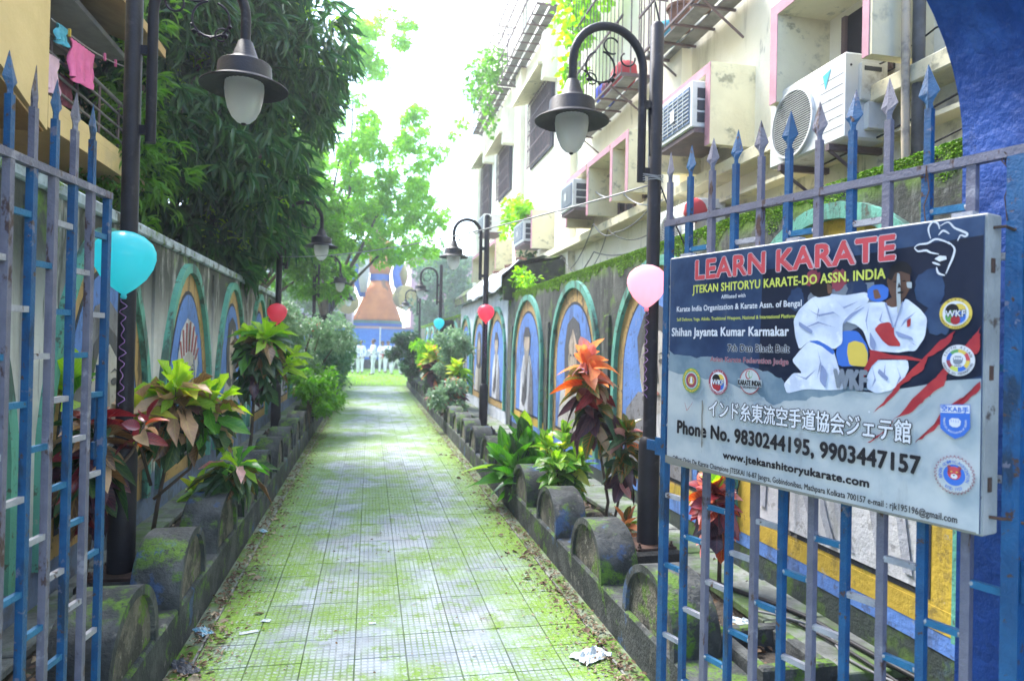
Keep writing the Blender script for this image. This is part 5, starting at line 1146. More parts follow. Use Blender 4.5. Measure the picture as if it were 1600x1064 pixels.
for sx in (-1, 1):
    flatp('tiger_eye', ell(1032+sx*6.5, 141, 2.6, 1.6, 8), i_gold, e_)
    for k in range(3): flatp('tiger_stripe', [(1032+sx*15, 136+k*4), (1032+sx*8, 136.5+k*4.4), (1032+sx*15, 138+k*4)], i_black, e_)
flatp('tiger_nose', ell(1032, 132.5, 2.6, 1.8, 8), i_black, e_)
ringtext('BENGAL OLYMPIC ASSOCIATION', 1032, 133, 29, -112, 112, 10.5, i_blue, e_); ringtext('ESTD 1923', 1032, 133, 37.5, 215, 145, 10, i_blue, e_, True)
# line drawing of a kicking foot, top right
STROKES = [[967,725,961,750,971,767,984,761,989,746],[990,754,1009,761,1024,745,1039,736,1054,726,1050,720,1039,724,1032,711],[926,706,936,713,960,714,979,722,1002,714,1014,705],[926,706,936,696,956,696,968,689,988,683],[1010,712,1025,694,1023,675,1014,652,1006,632],[972,664,992,655],[983,651,988,635,1004,628],[987,731,998,741,1013,731]]
def stroke(v, wd, mat, name='drawn_line'):
    p = [Vector((a, b)) for a, b in zip(v[::2], v[1::2])]
    q = []
    for i in range(len(p)-1):
        a, b, c, d = p[max(i-1, 0)], p[i], p[i+1], p[min(i+2, len(p)-1)]
        for k in range(5):
            t = k/5; q.append(.5*((2*b)+(c-a)*t+(2*a-5*b+4*c-d)*t*t+(3*b-a-3*c+d)*t**3))
    q.append(p[-1]); n = len(q); L, R_ = [], []
    for i, c in enumerate(q):
        t = (q[min(i+1, n-1)]-q[max(i-1, 0)]).normalized(); nn = Vector((-t.y, t.x))*wd*(.35+.65*math.sin(PI*i/(n-1)))
        L.append(c+nn); R_.append(c-nn)
    y = nxt(); me = bpy.data.meshes.new(name); me.from_pydata([(a.x/1000, y, a.y/1000) for a in L+R_], [], [(i, i+1, n+i+1, n+i) for i in range(n-1)]); me.materials.append(mat); link(name, me, panel)
for s_ in STROKES: stroke(s_, 2.6, i_white)
stroke([99, 236, 109, 212, 114, 209, 141, 240], 1, i_claw)
flatp('drawn_foot', [(978, 672), (990, 679), (1006, 676), (1008, 668), (990, 664)], i_white); 
lay[0] = 95; i_dirt = ink('print_grime', (.17, .17, .155))
flatp('grime_streak', jag([(183, 250), (190, 250), (192, 110), (188, 60), (184, 110)], 2), i_dirt); flatp('grime_streak', [(1, 30), (90, 22), (300, 9), (700, 6), (1085, 5), (1085, 1), (1, 1)], i_dirt)

# ------------------------------------------------------------------ plants
def leaf_template(kind='ovate', droop=.35, fold=.25, rows=7):
    V, UV, F_ = [], [], []
    for j in range(rows):
        t = j/(rows-1)
        if kind == 'ovate': w_ = math.sin(PI*min(1, t**.85*.98+.01))**.65
        elif kind == 'lance': w_ = math.sin(PI*min(1, t**.7*.98+.01))**1.1
        else: w_ = (.3, .55, .42, 1.05, .95, 1.3, .1)[j] if rows == 7 else 1
        if j == rows-1: w_ = .03
        if j == 0: w_ = max(.06, w_*.2)
        z = -droop*t*t
        for u in (-1, 0, 1):
            V.append((u*w_*.5, t, z+abs(u)*fold*w_*.5)); UV.append((.5+u*.5, t))
    for j in range(rows-1):
        for i in range(2): F_.append((j*3+i, j*3+i+1, j*3+4+i, j*3+3+i))
    return np.array(V), F_, UV
def leaf_mesh(kind, L, Wd, mat, droop=.35, fold=.3):
    V, F_, UV = leaf_template(kind, droop, fold)
    V = V*np.array([Wd, L, L]); V[:, 2] = V[:, 2]
    me = bpy.data.meshes.new('leaf'); me.from_pydata(V.tolist(), [], F_); uv = me.uv_layers.new(name='UVMap')
    for l in me.loops: uv.data[l.index].uv = UV[l.vertex_index]
    me.materials.append(mat); me.polygons.foreach_set('use_smooth', [True]*len(F_)); return me
LM = dict(
    lime=leafM('leaf_lime', (.20, .42, .03), (.34, .52, .05), (.55, .62, .12), .5, .45),
    green=leafM('leaf_mid_green', (.05, .20, .02), (.09, .28, .03), (.2, .38, .06), .5, .35, rough=.3),
    dark=leafM('leaf_dark_green', (.015, .055, .02), (.03, .085, .03), (.10, .17, .04), .6, .2, rough=.28),
    varieg=leafM('leaf_variegated', (.07, .24, .02), (.14, .33, .04), (.50, .52, .14), .8, .3, rough=.3),
    yellow=leafM('leaf_yellow', (.55, .52, .08), (.45, .50, .06), (.18, .32, .03), .5, .4),
    bronze=leafM('leaf_bronze', (.10, .055, .03), (.20, .11, .05), (.38, .22, .07), .7, .2, rough=.35),
    tan=leafM('leaf_tan_pink', (.46, .26, .16), (.52, .36, .22), (.60, .46, .2), .5, .25),
    red=leafM('leaf_red', (.38, .03, .025), (.50, .09, .04), (.62, .30, .08), .6, .3),
    crimson=leafM('leaf_crimson_black', (.13, .012, .02), (.22, .02, .03), (.42, .06, .05), .6, .2, rough=.3),
    orange=leafM('leaf_salmon_orange', (.72, .20, .09), (.75, .30, .15), (.70, .42, .12), .55, .35),
    pinkl=leafM('leaf_pink', (.62, .22, .22), (.68, .38, .34), (.75, .5, .4), .5, .3),
    purple=leafM('leaf_purple_black', (.035, .015, .03), (.06, .025, .04), (.16, .05, .06), .6, .12, rough=.28),
    redgreen=leafM('leaf_red_veined_green', (.04, .09, .02), (.08, .15, .03), (.55, .16, .04), .9, .25, rough=.3),
)
LEAFCACHE = {}
def getleaf(matk, kind, L, Wd, droop):
    k = (matk, kind, round(L*50), round(Wd*200), round(droop*4))
    if k not in LEAFCACHE: LEAFCACHE[k] = leaf_mesh(kind, round(L*50)/50, max(1, round(Wd*200))/200, LM[matk], round(droop*4)/4)
    return LEAFCACHE[k]
def frame(d, up=Vector((0, 0, 1)), tw=0):
    d = d.normalized(); x = d.cross(up)
    if x.length < 1e-3: x = Vector((1, 0, 0))
    x.normalize(); z = x.cross(d); m = Matrix((x, d, z)).transposed()
    return m @ Matrix.Rotation(tw, 3, 'Y')
def put_leaf(parent, p, d, matk, kind, L, Wd, droop):
    me = getleaf(matk, kind, L, Wd, droop); m = frame(d, tw=random.uniform(-.9, .9)).to_4x4(); m.translation = p
    o = bpy.data.objects.new('leaf', me); COL.objects.link(o); o.parent = parent; o.matrix_basis = m
def croton(loc, stems, label, name='croton_plant', cat='plant', group=None):
    """stems: list of dict(path, tiers=[(t0, t1, n, length, width, {material: weight}, kind, elevation0, elevation1)])"""
    t = empty(name, loc, 0, label=label, category=cat, group=group)
    for s in stems:
        pts = [Vector(p) for p in s['path']]; r = s.get('r', .012)
        MB().tube(pts, [r*(1-.5*i/(len(pts)-1)) for i in range(len(pts))], 7).build('stem', m_twig, t, True)
        def at(q):
            f = q*(len(pts)-1); i = min(int(f), len(pts)-2); return pts[i].lerp(pts[i+1], f-i)
        for (t0, t1, n, L, Wd, mats, kind, e0, e1) in s['tiers']:
            n = int(n*(1.45 if kind != 'lobed' else 1.75)); Wd *= 1.25 if kind != 'lobed' else .98; L *= .92
            ks = list(mats); ws = [mats[k] for k in ks]; ph = random.random()*6
            for i in range(n):
                q = t0+(t1-t0)*(i+.5)/n; a = ph+i*2.4+random.uniform(-.3, .3); el = R(e0+(e1-e0)*(i+.5)/n+random.uniform(-14, 14))
                d = Vector((math.cos(a)*math.cos(el), math.sin(a)*math.cos(el), math.sin(el)))
                l = L*random.uniform(.75, 1.15)
                put_leaf(t, at(q)+d*.012, d, random.choices(ks, ws)[0], kind, l, Wd*random.uniform(.7, 1.2), random.choice((.0, .25, .5, .75, 1.0)) if el < .9 else random.choice((0, .25)))
    return t
Z_R, Z_L = .17, .19
croton((1.80, 5.05, Z_R), [dict(path=[(0, 0, 0), (.04, 0, .25), (.0, .02, .5), (-.06, .02, .8), (-.12, .03, 1.1), (-.15, .02, 1.36)], r=.014, tiers=[
    (.94, 1.0, 9, .19, .075, dict(orange=5, pinkl=1), 'ovate', 35, 80), (.88, .95, 12, .24, .085, dict(orange=4, redgreen=.6, pinkl=1), 'ovate', 0, 35),
    (.74, .87, 20, .25, .08, dict(red=1, redgreen=3, crimson=1, purple=1, tan=.5), 'ovate', -15, 20), (.60, .76, 20, .24, .08, dict(dark=3, purple=3, redgreen=1.5, tan=.4), 'ovate', -45, 0)]),
    dict(path=[(.05, -.05, 0), (.10, -.08, .3), (.14, -.08, .6), (.15, -.06, .80)], tiers=[(.90, 1.0, 12, .17, .065, dict(redgreen=3, pinkl=1, green=1), 'ovate', 10, 70), (.62, .9, 26, .19, .07, dict(redgreen=3, orange=.8, tan=1.2, dark=2, purple=1), 'ovate', -25, 30), (.45, .62, 14, .18, .07, dict(purple=2, pinkl=.6, tan=.6, dark=1), 'ovate', -40, 5)])],
    'tall croton topped with salmon orange leaves beside the nearest right lamp post')
croton((1.86, 4.72, Z_R), [dict(path=[(0, 0, 0), (0, 0, .08), (.01, 0, .16)], r=.01, tiers=[(.3, 1.0, 16, .17, .05, dict(orange=2.2, redgreen=1.2, lime=.7, green=.6), 'ovate', 10, 70)])], 'small orange and green croton at the foot of the tall one')
croton((1.56, 6.75, Z_R), [dict(path=[(.1*math.cos(a), .14*math.sin(a), 0), (.16*math.cos(a), .2*math.sin(a), .12), (.2*math.cos(a), .26*math.sin(a), .28)], r=.012, tiers=[(.1, 1.0, 15, .36, .12, dict(green=5, lime=1.2, dark=1.2), 'ovate', 20, 78)]) for a in (0.3, 1.5, 2.8, 4.0, 5.3)]+[dict(path=[(0, 0, 0), (0, 0, .4)], tiers=[(.4, 1, 14, .40, .13, dict(green=4, lime=1, dark=1), 'ovate', 30, 88)])],
    'broad leaved glossy green plant leaning over the right kerb', 'leafy_plant')
croton((1.66, 5.78, Z_R), [dict(path=[(0, 0, 0), (x*.5, y*.5, h*.5), (x, y, h)], r=.009, tiers=[(.85, 1, 10, .15, .07, dict(varieg=3, lime=1, yellow=.4), 'ovate', 20, 80), (.35, .86, 20, .16, .075, dict(varieg=4, green=1.5, yellow=.8, dark=.8), 'ovate', -25, 35)]) for x, y, h in ((-.12, .05, .58), (.08, .12, .66), (.14, -.12, .5), (-.08, -.16, .46), (.22, .05, .42))],
    'bushy variegated green croton between the kerb and the tall orange one')
croton((2.06, 3.72, Z_R), [dict(path=[(0, 0, 0), (.0, 0, .25), (-.03, 0, .5), (-.04, 0, .62)], r=.014, tiers=[(.92, 1, 6, .14, .07, dict(lime=3, green=1), 'ovate', 40, 85), (.7, .95, 22, .16, .09, dict(red=3, crimson=3, pinkl=1.4), 'ovate', -10, 50), (.45, .75, 20, .16, .09, dict(crimson=3, pinkl=1.5, purple=2, red=1), 'ovate', -50, 10)])],
    'red and crimson croton behind the right gate leaf below the sign')
croton((-1.46, 4.95, Z_L), [dict(path=[(-.02, .3, 0), (.02, .3, .3), (.08, .28, .6), (.14, .2, .88), (.16, .12, 1.08)], r=.016, tiers=[
    (.92, 1, 14, .22, .075, dict(lime=4, yellow=1), 'lobed', 15, 70), (.80, .95, 26, .26, .085, dict(tan=2.5, lime=1.4, bronze=1.4, yellow=.6), 'lobed', -8, 28), (.62, .84, 30, .25, .085, dict(bronze=2.4, dark=3, tan=1, purple=.8), 'lobed', -38, 8)]),
    dict(path=[(0, .25, .3), (.22, .3, .5), (.34, .28, .8), (.38, .26, 1.0)], tiers=[(.86, 1, 12, .22, .07, dict(lime=4, green=1), 'lobed', 20, 75), (.6, .9, 26, .23, .075, dict(dark=3, tan=1.3, bronze=1.5, green=1), 'lobed', -30, 20)]),
    dict(path=[(-.02, .25, .4), (-.05, .1, .7), (-.08, .05, .95)], tiers=[(.7, 1, 20, .22, .08, dict(yellow=3, lime=2, tan=.6), 'ovate', -5, 65)])],
    'tall croton with tan, bronze and lime lobed leaves behind the second scallop on the left')
croton((-1.47, 4.0, Z_L), [dict(path=[(0, 0, 0), (.03, .02, .35), (.0, .02, .7), (.06, .04, 1.0)], r=.017, tiers=[
    (.9, 1, 7, .16, .075, dict(red=2, crimson=2, tan=.6), 'ovate', 0, 60), (.72, .92, 26, .22, .075, dict(crimson=1.6, bronze=2, purple=2, dark=1.4, tan=.5), 'ovate', -20, 25), (.55, .75, 26, .25, .09, dict(purple=3, bronze=2, dark=1.4, crimson=1), 'ovate', -60, -5)]),
    dict(path=[(0, .05, .6), (-.1, .1, .9), (-.12, .12, 1.16)], tiers=[(.8, 1, 8, .24, .11, dict(lime=4, green=1), 'ovate', 20, 80)]), dict(path=[(0, .0, .5), (.2, .12, .8), (.26, .16, .98)], tiers=[(.6, 1, 8, .14, .055, dict(red=1.2, crimson=2, tan=.6), 'ovate', -15, 60)])],
    'dark red and purple croton seen through the left gate bars')
croton((-1.2, 5.2, Z_L), [dict(path=[(-.15, .1, 0), (0, .05, .25), (.18, 0, .40), (.30, -.02, .52)], r=.010, tiers=[(.9, 1, 10, .20, .06, dict(lime=2, pinkl=1, green=1), 'lobed', 15, 60), (.72, .95, 30, .24, .045, dict(dark=4, bronze=1, redgreen=1.2), 'lobed', -25, 15)])],
    'low dark croton with a lime and pink heart leaning over the left kerb')
croton((-1.20, 7.6, Z_L), [dict(path=[(-.05, 0, 0), (0, 0, .4), (.02, 0, .9), (.04, 0, 1.28), (.1, 0, 1.44)], r=.02, tiers=[
    (.93, 1, 16, .30, .10, dict(lime=5, green=.6), 'lobed', 10, 55), (.80, .95, 28, .30, .09, dict(dark=2.5, bronze=1.5, green=1.4), 'lobed', -12, 22), (.55, .82, 46, .28, .09, dict(dark=6, purple=.8, bronze=.5), 'lobed', -50, 5)]),
    dict(path=[(.03, 0, .8), (.2, .02, 1.0), (.34, .04, 1.2)], tiers=[(.8, 1, 14, .28, .08, dict(lime=4, dark=1, tan=.6), 'lobed', -10, 50)])], 'croton with a bright lime crown over dark lower leaves before the second left lamp post')
croton((-1.42, 6.3, Z_L), [dict(path=[(0, 0, 0), (.02, 0, .12)], r=.01, tiers=[(.3, 1, 12, .2, .09, dict(lime=2, varieg=2, yellow=.6), 'ovate', 15, 75)])], 'small yellow green seedling between the third and fourth left scallops', 'seedling')
croton((-1.30, 4.95, Z_L), [dict(path=[(0, 0, 0), (0, 0, .06)], r=.006, tiers=[(.3, 1, 12, .12, .03, dict(green=3, lime=1), 'lance', 5, 60)])], 'tiny weed beside the brown stem on the left', 'weed')
# mid distance on the right
croton((1.72, 13.6, Z_R), [dict(path=[(0, 0, 0), (0, 0, .5), (.02, 0, .95)], r=.015, tiers=[(.85, 1, 26, .26, .12, dict(yellow=4, lime=1.5), 'ovate', -5, 75), (.55, .88, 34, .28, .12, dict(dark=3, green=2, yellow=.6), 'ovate', -45, 10)])], 'croton with a yellow crown in the middle of the right planter')
croton((1.60, 13.0, Z_R), [dict(path=[(0, 0, 0), (0, 0, .35), (0, .1, .6)], r=.015, tiers=[(.7, 1, 22, .24, .08, dict(red=3, pinkl=2), 'ovate', 5, 70), (.2, .75, 40, .28, .09, dict(crimson=2, purple=3, pinkl=1), 'ovate', -40, 25)])], 'red and pink croton low beside the yellow crowned one')
croton((1.55, 17.0, Z_R), [dict(path=[(0, 0, 0), (0, 0, .6), (-.05, 0, 1.2)], r=.02, tiers=[(.8, 1, 30, .34, .14, dict(yellow=4, orange=1.4, lime=1), 'ovate', 0, 75), (.3, .82, 60, .36, .13, dict(crimson=2, dark=3, orange=.6, purple=1.4), 'ovate', -45, 20)])], 'large yellow and dark red croton farther along the right kerb')
croton((1.5, 15.4, Z_R), [dict(path=[(0, 0, 0), (0, 0, .3)], r=.015, tiers=[(.2, 1, 30, .25, .08, dict(crimson=3, pinkl=1, purple=1), 'ovate', -20, 60)])], 'small dark crimson croton drooping over the far right kerb')

# ---- bushes and trees: many leaf-sized faces in one mesh
def scatter(P, D, L, Wd, mat, name, parent, kind='lance', rows=4, fold=.35, droop=.3, rollj=.8, lw=None, **k):
    """P, D arrays (N,3): leaf base and direction"""
    V0, F_, UV = leaf_template(kind, droop, fold, rows); N = len(P); D = D/np.linalg.norm(D, axis=1, keepdims=True)
    up = np.array([0, 0, 1.])+RNG.normal(0, .25, (N, 3)); X = np.cross(D, up); X /= np.linalg.norm(X, axis=1, keepdims=True)+1e-9; Zv = np.cross(X, D)
    a = RNG.uniform(-rollj, rollj, N)[:, None]; X, Zv = X*np.cos(a)+Zv*np.sin(a), Zv*np.cos(a)-X*np.sin(a)
    Ls = (L*RNG.uniform(.65, 1.2, N))[:, None, None]; Ws = (Wd*RNG.uniform(.75, 1.2, N))[:, None, None]
    V = P[:, None, :]+V0[None, :, 0:1]*Ws*X[:, None, :]+V0[None, :, 1:2]*Ls*D[:, None, :]+V0[None, :, 2:3]*np.where(V0[None, :, 2:3] < 0, Ls, Ws)*Zv[:, None, :]
    nv = len(V0); F0_ = np.array(F_); Fa = (F0_[None]+(np.arange(N)*nv)[:, None, None]).reshape(-1, 4)
    me = bpy.data.meshes.new(name); me.vertices.add(N*nv); me.vertices.foreach_set('co', V.reshape(-1).astype(np.float32))
    nf = len(Fa); me.loops.add(nf*4); me.loops.foreach_set('vertex_index', Fa.reshape(-1).astype(np.int32)); me.polygons.add(nf); me.polygons.foreach_set('loop_start', np.arange(0, nf*4, 4, dtype=np.int32))
    me.update(calc_edges=True)
    uv = me.uv_layers.new(name='UVMap'); uvt = np.array(UV)[F0_.reshape(-1)]; uv.data.foreach_set('uv', np.tile(uvt, (N, 1)).reshape(-1).astype(np.float32))
    me.materials.append(mat); return link(name, me, parent, **k)
def lobe_points(lobes, n, shell=.45):
    """points spread through a set of ellipsoids (centre, radii)"""
    vol = np.array([r[0]*r[1]*r[2] for c, r in lobes])**.75; idx = RNG.choice(len(lobes), n, p=vol/vol.sum()); C_ = np.array([c for c, r in lobes])[idx]; Rr = np.array([r for c, r in lobes])[idx]
    u = RNG.normal(size=(n, 3)); u /= np.linalg.norm(u, axis=1, keepdims=True); rad = (shell+(1-shell)*RNG.random(n)**.6)[:, None]
    return C_+u*rad*Rr, u
def sub_lobes(lobes, n, f=.38):
    out = []
    for c, r in lobes:
        for _ in range(n):
            u = RNG.normal(size=3); u /= np.linalg.norm(u); k = RNG.uniform(.45, .95); s = RNG.uniform(.6, 1.15)*f
            out.append((tuple(np.array(c)+u*k*np.array(r)), tuple(np.array(r)*s)))
    return out
t_dark = leafM('tree_leaf_dark', (.012, .06, .025), (.05, .14, .035), (.10, .2, .05), .4, .42, rough=.27)
t_mid = leafM('tree_leaf_mid', (.07, .20, .025), (.13, .30, .03), None, 0, .5, rough=.5)
t_brt = leafM('tree_leaf_bright', (.16, .38, .03), (.28, .50, .05), None, 0, .6, rough=.5)
t_blue = leafM('tree_leaf_bluish', (.05, .14, .07), (.09, .20, .09), None, 0, .35, rough=.5)
t_sage = leafM('shrub_leaf_sage', (.13, .24, .13), (.22, .33, .18), None, 0, .35, rough=.4)
def limbs(parent, base, tips, r, mat=m_bark, name='trunk'):
    b = MB(); base = Vector(base)
    for tp_ in tips:
        tp_ = Vector(tp_); mid = base.lerp(tp_, .5)+Vector((random.uniform(-.15, .15), random.uniform(-.15, .15), .1))*(tp_-base).length*.4
        b.tube([base, base.lerp(mid, .5)+Vector((0, 0, .1)), mid, mid.lerp(tp_, .6), tp_], [r, r*.8, r*.6, r*.4, r*.15], 8)
    return b.build(name, mat, parent, True)
# dense dark tree rising over the left wall, drooping sprays of long leaves
tL = empty('dark_leaved_tree', (-3.2, 10.5, 0), 0, label='dense dark tree with long drooping leaves over the left wall', category='tree')
MB().tube([(0, 0, -.2), (.05, 0, 2), (.1, .1, 4), (.2, 0, 7), (.3, 0, 8.6)], [.24, .2, .16, .10, .04], 10).build('trunk', m_bark, tL, True)
limbs(tL, (.05, 0, 2.2), [(1.8, -.8, 4.2), (1.4, -1.4, 6.2), (-.5, -1.5, 5.5), (2.0, .6, 3.6), (1.9, .3, 5.6), (1.0, 1.2, 7.2), (.6, -2.0, 4.5), (-1.4, -.6, 5.5)], .09, name='branch')
lobesL = [((1.0, -.9, 4.1), (1.35, 1.5, 1.5)), ((.9, -.6, 5.8), (1.6, 1.7, 1.5)), ((1.4, .1, 3.5), (.75, 1.1, .8)), ((1.65, .2, 5.3), (.95, 1.3, 1.0)), ((.3, 0, 7.3), (1.9, 1.8, 1.4)), ((-.1, -1.3, 4.9), (1.0, 1.1, 1.8)), ((1.6, .8, 6.4), (1.4, 1.4, 1.2)), ((1.15, -1.0, 3.0), (.8, .8, .55)), ((1.4, .9, 4.2), (.6, .9, .8))]
sl = sub_lobes(lobesL, 15, .30)
tips, nrm = lobe_points(sl+sl+lobesL, 2500, .55)
m_ = (tips[:, 2] > 2.35)
tips, nrm = tips[m_], nrm[m_]
def sprays(tips, nrm, per, spread=.9, drop=.75):
    N = len(tips); P_ = np.repeat(tips, per, 0); base = np.repeat(nrm*np.array([1, 1, .3])+np.array([0, -.15, -drop*.55]), per, 0)
    D = base+RNG.normal(0, spread*.62, (N*per, 3)); D[:, 2] -= drop*.4; P_ = P_+RNG.normal(0, .035, P_.shape); return P_, D
# the sprays nearest the lane are parts of their own; the rest is one mass
key = tips[:, 1]+(-tips[:, 0])*.5; order = np.argsort(key)
near, far_ = order[:260], order[260:]
spray_me = []
for k in range(8):
    P_, D = sprays(np.zeros((1, 3)), np.array([[.35, -.35, -.1]]), 11); o = scatter(P_, D, .36, .062, t_dark, 'leaf_spray', None, 'lance', 5); spray_me.append(o.data); bpy.data.objects.remove(o)
for i in near:
    link('leaf_spray', spray_me[random.randrange(8)], tL, tuple(tips[i]), (random.uniform(-.3, .3), random.uniform(-.3, .3), random.uniform(-1.6, 1.6)))
P_, D = sprays(tips[far_], nrm[far_], 8)
tag(scatter(P_, D, .36, .062, t_dark, 'crown', tL, 'lance', 4), kind='stuff')
q = RNG.choice(far_, 420); P_, D = sprays(tips[q]+np.array([0, 0, .15]), nrm[q], 6, 1.0, .2); tag(scatter(P_, D, .2, .036, t_brt, 'young_highlight_leaves', tL, 'lance', 4), kind='stuff')  # light green young leaves; their bright colour also stands in for sunlit highlights
# light green foliage at the left edge, in front of the balcony
tE = empty('light_green_tree', (-2.62, 7.9, 0), 0, label='light green leafy sapling in front of the yellow balcony', category='tree')
MB().tube([(0, 0, 0), (.0, 0, 1.5), (.1, 0, 2.8), (-.05, 0, 3.8)], [.05, .04, .03, .01], 8).build('trunk', m_bark, tE, True)
tp2, nn = lobe_points([((.25, .1, 3.5), (.45, .6, .7)), ((-.1, .0, 3.45), (.55, .6, .45)), ((-.35, -.1, 3.0), (.4, .5, .45)), ((.1, .1, 4.1), (.35, .5, .5)), ((.15, .1, 5.0), (.35, .4, .5)), ((.0, -.2, 2.65), (.6, .5, .3))], 200, .3)
P_, D = sprays(tp2, nn, 9, .9, .3); tag(scatter(P_, D, .17, .042, t_mid, 'crown', tE, 'lance', 5), kind='stuff')

def tree(name, loc, lobes, n, per, L, Wd, mat, label, trunk=None, subs=9, f=.36, group=None, tips_=None, tr=.18):
    t = empty(name, loc, 0, label=label, category='tree' if 'tree' in name else 'shrub', group=group)
    c0 = np.mean([c for c, r in lobes], 0)
    h = c0[2]
    MB().tube([(0, 0, -.15), (.02*h, 0, h*.35), (-.02*h, .02*h, h*.7), (c0[0]*.6, c0[1]*.6, h*1.1)], [tr, tr*.8, tr*.6, tr*.2], 9).build('trunk', m_bark, t, True)
    limbs(t, (.0, 0, h*.33), [tuple(np.array(c)*np.array([.9, .9, 1])) for c, r in lobes[:8]], tr*.45, name='branch')
    tp, nn = lobe_points(sub_lobes(lobes, subs, f), n, .35); P_, D = sprays(tp, nn, per, 1.1, .35)
    tag(scatter(P_, D, L, Wd, mat, 'crown', t, 'lance' if Wd < .5*L else 'ovate', 3, rollj=1.4), kind='stuff'); return t
# bright feathery tree in front of the statue
tree('bright_green_tree', (-1.55, 24, 0), [((.6, 0, 8.6), (1.5, 2, 1.7)), ((1.6, 0, 6.3), (1.8, 1.8, 1.5)), ((2.6, -.3, 5.2), (1.3, 1.5, 1.1)), ((.2, .2, 6.0), (1.6, 1.8, 1.3)), ((2.6, .2, 7.6), (1.2, 1.4, 1.2)), ((-1.2, 0, 7.2), (1.5, 1.8, 1.8)), ((.9, -.2, 10.4), (1.0, 1.4, 1.2)), ((1.4, -.4, 4.75), (1.2, 1.2, .5)), ((3.3, 0, 6.2), (1.2, 1.4, 1.0)), ((3.4, 0, 9.2), (1.3, 1.3, 1.3)), ((1.6, 0, 12.0), (1.6, 1.3, 1.2)), ((0, 0, 4.8), (1.2, 1.2, .7)), ((.3, 0, 3.9), (1.0, 1.2, .6)), ((1.0, .2, 6.9), (1.6, 1.2, 1.2))], 6200, 8, .17, .06, t_brt, 'tall bright green feathery tree before the giant statue', subs=14, f=.25)
tree('bright_green_tree', (-3.4, 17.5, 0), [((.8, 0, 5.4), (1.5, 1.6, 1.5)), ((1.6, 0, 4.2), (1.0, 1.4, .9)), ((-.2, 0, 6.8), (1.5, 1.6, 1.5)), ((1.3, .2, 6.9), (1.1, 1.4, 1.0)), ((.6, 0, 3.5), (1.5, 1.4, .7)), ((1.9, 0, 3.2), (.9, 1.2, .7)), ((2.3, .2, 4.7), (.8, 1.2, .9)), ((2.0, -.4, 4.0), (.9, .8, .7)), ((1.2, -.5, 5.0), (1.2, .8, 1.0))], 3600, 8, .2, .055, t_mid, 'mid green tree behind the dark one on the left', subs=10, f=.3)
tree('bluish_tree', (4.4, 42, 0), [((0, 0, 4.2), (1.9, 2, 1.9)), ((-1.4, 0, 3.2), (1.2, 1.5, 1.6)), ((1.6, 0, 5.6), (1.6, 1.8, 1.6)), ((-.4, 0, 6.0), (1.4, 1.6, 1.3))], 1500, 8, .26, .11, t_blue, 'bluish green tree to the right of the statue shield', subs=10)
tree('bluish_tree', (6.6, 46, 0), [((0, 0, 4.6), (2.4, 2, 2.2)), ((-2, 0, 7.0), (1.5, 1.8, 1.6)), ((1.6, 0, 3.2), (2, 2, 1.8))], 1300, 8, .3, .13, t_mid, 'green tree behind the hut roof far right', subs=10)
tree('bluish_tree', (-5.5, 44, 0), [((0, 0, 5), (3, 2, 2.6)), ((2.4, 0, 8), (2.4, 2, 2.2)), ((3.4, 0, 4), (1.4, 2, 1.6)), ((.5, 0, 9.5), (2.8, 2, 1.8))], 1700, 8, .3, .13, t_mid, 'far green tree to the left of the statue', subs=11)
tree('bluish_tree', (-5.2, 30, 0), [((0, 0, 5), (2.2, 2, 2.6)), ((2.0, 0, 7.6), (2.0, 2, 2.2)), ((1.2, 0, 10), (2.0, 2, 1.8))], 1700, 8, .24, .09, t_brt, 'pale green tree between the dark tree and the bright one', subs=11)
# shrubs in the planters
def shrub(loc, lobes, n, L, Wd, mat, label, name='shrub', tr=.03, group=None, per=7, subs=8): return tree(name, loc, lobes, n, per, L, Wd, mat, label, subs=subs, tr=tr, group=group, f=.4)
shrub((-1.15, 12.6, .18), [((.3, 0, 1.55), (.75, .8, .38)), ((-.25, .2, 1.75), (.5, .7, .42)), ((.62, .2, 1.42), (.42, .6, .24)), ((.2, -.4, 1.15), (.5, .5, .3))], 900, .075, .03, t_sage, 'spreading small leaved shrub arching over the left kerb', tr=.05)
shrub((-.95, 11.4, .18), [((.1, 0, .6), (.42, .6, .35)), ((-.1, .6, .8), (.4, .5, .3)), ((.2, .9, .5), (.3, .6, .3))], 420, .10, .04, t_mid, 'open green bush under the spreading shrub on the left')
shrub((-1.15, 16.0, .18), [((.1, 0, 1.0), (.55, 1.1, .6)), ((.2, 1.6, 1.2), (.5, .9, .6))], 500, .1, .045, t_blue, 'bluish shrub farther along the left planter')
shrub((1.75, 15.0, .18), [((.1, 0, 1.5), (.40, .7, .30)), ((-.1, .4, 1.1), (.45, .6, .35))], 500, .09, .045, t_sage, 'pale silvery shrub before the second hut mural', tr=.02)
shrub((1.62, 12.6, .15), [((-.1, .2, .45), (.36, .5, .33))], 260, .09, .045, t_sage, 'low pale shrub beside the red and pink croton', tr=.02)
shrub((1.6, 18.9, .15), [((0, 0, 1.25), (.55, .8, .42)), ((.2, .9, 1.1), (.5, .6, .5))], 600, .11, .05, t_brt, 'bright yellow green shrub by the third right lamp post', tr=.03)
shrub((1.45, 23.0, .15), [((-.35, 0, 1.2), (.50, .7, .50)), ((-.35, .3, 1.7), (.42, .6, .34)), ((-.1, .2, .8), (.4, .6, .4))], 700, .11, .06, t_dark, 'dark rounded shrub at the end of the right kerb', tr=.04)
shrub((1.5, 26.8, 0), [((0, 0, 1.2), (.6, .8, .65)), ((-.1, 0, 1.8), (.45, .6, .35))], 500, .12, .06, t_blue, 'bluish shrub beyond the end of the right kerb', tr=.04)
